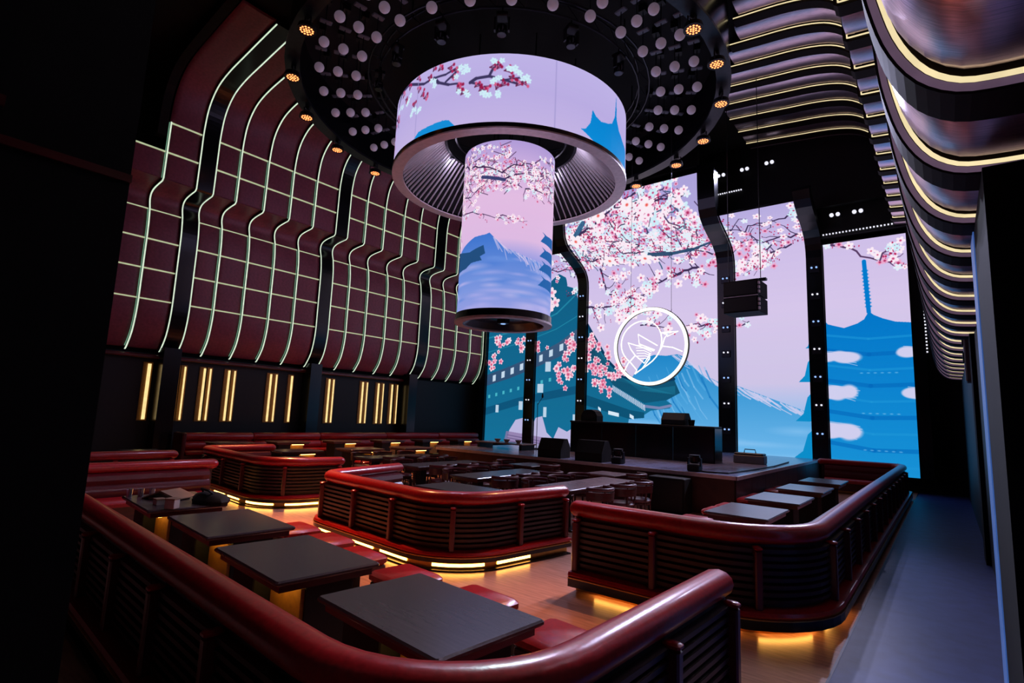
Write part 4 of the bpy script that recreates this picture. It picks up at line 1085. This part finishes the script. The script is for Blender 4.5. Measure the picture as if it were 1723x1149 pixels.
for k, y in enumerate((8.6, 10.6, 12.75, 14.9)):
    low_table(-2.36, y, pi/2, 'lounge table reflecting lilac light in the long walkway booth, %s from the viewer' % ('first', 'second', 'third', 'fourth')[k], 'lounge tables in the walkway booth')
for k, (x, y) in enumerate(((-14.6, 8.4), (-14.6, 10.6), (-14.6, 12.7), (-14.6, 14.8))):
    low_table(x, y, pi/2, 'gold-lit lounge table out on the floor before the wall banquette, %s from the viewer' % ('first', 'second', 'third', 'fourth')[k], 'lounge tables before the banquette')
for k, y in enumerate((8.2, 10.2, 12.4, 14.6, 16.8, 19.0)):
    low_table(-18.3, y, pi/2, 'lounge table pushed up to the wall banquette, %s from the viewer' % ('first', 'second', 'third', 'fourth', 'fifth', 'sixth')[k], 'lounge tables at the banquette')
low_table(-12.2, 7.1, 0, 'lounge table inside the slatted booth behind the near tables', 'lounge tables in the slatted booths')
low_table(-6.5, 6.75, 0, 'lounge table inside the slatted booth with the broad rounded front', 'lounge tables in the slatted booths')
low_table(-14.6, 3.2, 0, 'lounge table glowing gold beside the dark pillar edge, nearer one', 'lounge tables by the pillar')
low_table(-15.4, 4.9, 0, 'lounge table glowing gold beside the dark pillar edge, farther one', 'lounge tables by the pillar')

# ------------------------------------------------------------------ stools
so0 = None
def stool(x, y, rz, label, group):
    global so0
    if so0 is not None: return dup(so0, (x, y, 0), rz, label, group)
    t = thing('cube_stool', label, 'stool', (x, y, 0), rz, group)
    MB().box(-.29, .29, -.24, .24, .36, .46, .03).build('seat', M['leather'], t, True)
    MB().box(-.27, .27, -.22, .22, .3, .36, .01).build('seat_frame', M['wood'], t)
    for s in (-1, 1): MB().box(-.3, .3, s*.25-.035, s*.25+.035, .24, .3, .015).build('side_rail', M['wood_red'], t)
    for sx in (-1, 1):
        for sy in (-1, 1): MB().box(sx*.24-.03, sx*.24+.03, sy*.19-.03, sy*.19+.03, 0, .3).build('leg', M['soft_black'], t)
    so0 = t; return t
for x, y, lb in ((-2.22, 3.45, 'right one of two behind the nearest table'), (-3.2, 3.62, 'left one of two behind the nearest table'), (-4.12, 3.62, 'right one of two behind the second table'),
                 (-5.05, 3.7, 'left one of two behind the second table'), (-5.85, 3.85, 'right one of two behind the third table'), (-6.65, 3.9, 'left one of two behind the third table')):
    stool(x, y, -.08, 'red leather cube stool, '+lb, 'red stools of the near booth')
for k, y in enumerate((8.25, 9.0, 10.3, 11.0, 12.4, 13.1, 14.6, 15.3)):
    stool(-3.32, y, pi/2, 'pinkish cube stool in the walkway booth, %s one of the %s table' % (('nearer', 'farther')[k % 2], ('first', 'second', 'third', 'fourth')[k//2]), 'stools of the walkway booth')
for k, y in enumerate((8.0, 8.8, 10.2, 11.0, 12.3, 13.1, 14.4, 15.2)):
    stool(-13.7, y, pi/2, 'red cube stool on the floor before the banquette tables, %s one of the %s table' % (('nearer', 'farther')[k % 2], ('first', 'second', 'third', 'fourth')[k//2]), 'stools of the floor tables')

# ------------------------------------------------------------------ dining tables and barrel chairs
def long_table(x, y, l, label, m):
    t = thing('dining_table', label, 'table', (x, y, 0), .0, 'dining tables on the open floor')
    MB().box(-.38, .38, -l/2, l/2, .715, .75, .01).build('top', m, t)
    MB().box(-.34, .34, -l/2+.06, l/2-.06, .66, .715).build('apron', M['wood'], t)
    for s in (-1, 1):
        MB().box(-.08, .08, s*(l/2-.45)-.08, s*(l/2-.45)+.08, .03, .66).build('leg', M['soft_black'], t)
        MB().box(-.28, .28, s*(l/2-.45)-.2, s*(l/2-.45)+.2, 0, .03, .01).build('foot_plate', M['steel'], t)
ch0 = None
def chair(x, y, rz, label, group):
    global ch0
    if ch0 is not None: return dup(ch0, (x, y, 0), rz, label, group)
    t = thing('barrel_chair', label, 'chair', (x, y, 0), rz, group)   # faces +x
    MB().lathe([(.001, .40), (.22, .40), (.25, .42), (.255, .45), (.23, .475), (.001, .485)], 20).build('seat', M['leather_dk'], t, True)
    MB().lathe([(.2, .37), (.24, .37), (.24, .4), (.2, .4)], 20).build('seat_frame', M['wood'], t)
    A = [radians(80+200*k/14) for k in range(15)]
    def band(r0, r1, z0, z1):
        return MB().loft([[(r*cos(a), r*sin(a), z) for r, z in ((r0, z0), (r1, z0), (r1+.01, z1), (r0+.01, z1))] for a in A], True)
    band(.25, .285, .6, .74).build('backrest', M['wood'], t, True)
    MB().tube([(.272*cos(a), .272*sin(a), .785) for a in A], .03, 8).build('top_rail', M['leather_dk'], t, True)
    for a in (radians(85), radians(150), radians(210), radians(275)):
        b = (.235*cos(a), .235*sin(a))
        MB().tube([(b[0]*1.12, b[1]*1.12, 0), (b[0], b[1], .38), (.268*cos(a), .268*sin(a), .6), (.272*cos(a), .272*sin(a), .77)], [.014, .018, .018, .016], 8).build('back_leg', M['wood'], t, True)
    for a in (radians(-45), radians(45)):
        MB().tube([(.27*cos(a), .27*sin(a), 0), (.22*cos(a), .22*sin(a), .39)], [.014, .018], 8).build('front_leg', M['wood'], t, True)
    MB().tube([(.2*cos(2*pi*k/16), .2*sin(2*pi*k/16), .2) for k in range(17)], .009, 6).build('stretcher_ring', M['steel'], t, True)
    ch0 = t; return t
ORD = ('first', 'second', 'third', 'fourth')
LT = [(-5.52, 9.35, 2.5, 'pale-topped long dining table nearest the stage corner', 'table_lt'), (-7.55, 9.15, 2.4, 'long dark dining table behind the rounded booth front', 'table'),
      (-9.75, 9.6, 2.4, 'long dark dining table in the middle of the open floor', 'table'), (-11.9, 9.9, 2.4, 'long dark dining table farthest from the stage corner', 'table')]
nm = ('pale long table', 'table behind the rounded booth', 'middle long table', 'farthest long table')
for i, (x, y, l, lb, m) in enumerate(LT):
    long_table(x, y, l, lb, M[m])
    for s, sn in ((1, 'stage-corner side'), (-1, 'wall side')):
        for k in range(3):
            yy = y-.75+.8*k+(.03 if (i+k) % 2 else -.04)
            chair(x+s*.66, yy, (pi if s > 0 else 0)+random.uniform(-.12, .12), 'barrel chair, %s on the %s of the %s' % (ORD[k], sn, nm[i]), 'chairs at the dining tables')
long_table(-6.2, 11.4, .8, 'small pale dining table close to the stage front', M['table_lt'])
chair(-5.6, 11.5, pi, 'dark red barrel chair at the small pale table close to the stage', 'chairs at the dining tables')
long_table(-8.5, 11.5, 1.0, 'small dark dining table before the stage monitors', M['table'])
chair(-7.85, 11.35, pi, 'dark red barrel chair on the stage-corner side of the small dark table', 'chairs at the dining tables')
chair(-9.15, 11.3, 0, 'dark red barrel chair on the wall side of the small dark table', 'chairs at the dining tables')

# ------------------------------------------------------------------ clutter at the end of the near booth
t = thing('folded_carton', 'open tan cardboard carton flap lying on the cluttered table', 'box', (-7.9, 2.85, .75), .5)
MB().prism([(-.26, 0), (0, .1), (.26, .02), (.26, .03), (0, .115), (-.26, .015)], 'y', -.16, .16).build('flap', M['card'], t)
MB().box(-.2, .2, -.12, .12, 0, .02).build('bottom', M['card'], t)
t = thing('dark_bag', 'dark soft bag on the cluttered table, beside the carton', 'bag', (-7.3, 3.1, .75), .2)
MB().loft([[(a*r, b*r*.6, z) for a, b in [(.3*cos(2*pi*k/14)+.04*sin(5*k), .26*sin(2*pi*k/14)+.05*cos(3*k)) for k in range(14)]] for z, r in ((0, 1.), (.04, 1.05), (.09, .85), (.13, .4))], True).build('body', M['soft_black'], t, True)
MB().tube([(-.12, 0, .1), (-.1, -.06, .17), (.08, -.08, .16), (.12, -.02, .1)], .014, 6).build('handle', M['black'], t, True)
for k, (x, y) in enumerate(((-7.5, 2.6), (-7.32, 2.68), (-7.16, 2.62))):
    t = thing('card_box', 'small pale paper box on the cluttered table, %s of three' % ('first', 'middle', 'last')[k], 'box', (x, y, .75), .3*k)
    MB().box(-.06, .06, -.05, .05, 0, .07+.02*k, .004).build('carton', M['paper'], t); MB().box(-.062, .062, -.052, .052, .06+.02*k, .074+.02*k).build('lid', M['card'], t)
for k, x in enumerate((-8.31, -8.25, -8.19)):
    t = thing('glass_tumbler', 'small glass tumbler at the left end of the cluttered table, %s of three' % ('first', 'second', 'third')[k], 'glass', (x, 2.52+.11*k, .75))
    MB().lathe([(.03, 0), (.038, .1), (.034, .1), (.026, .01), (.001, .01)], 12, caps=False).build('body', M['chrome'], t, True)
    MB().lathe([(.001, -.0005), (.031, -.0005), (.031, .008), (.001, .008)], 12).build('foot', M['chrome'], t)

# dome camera on the dark pillar
t = thing('dome_camera', 'small glossy dome camera on the dark pillar high at the edge', 'camera', (-2.1, -.02, 3.05))
MB().lathe([(.001, 0), (.07, 0), (.07, .03), (.001, .03)], 16).build('mount', M['black'], t).rotation_euler = (0, pi/2, 0)
MB().sphere((.05, 0, 0), .055, 16, 10).build('dome', M['gloss_black'], t, True)
MB().sphere((.085, .012, .01), .022, 10, 8).build('lens', M['chrome'], t, True)
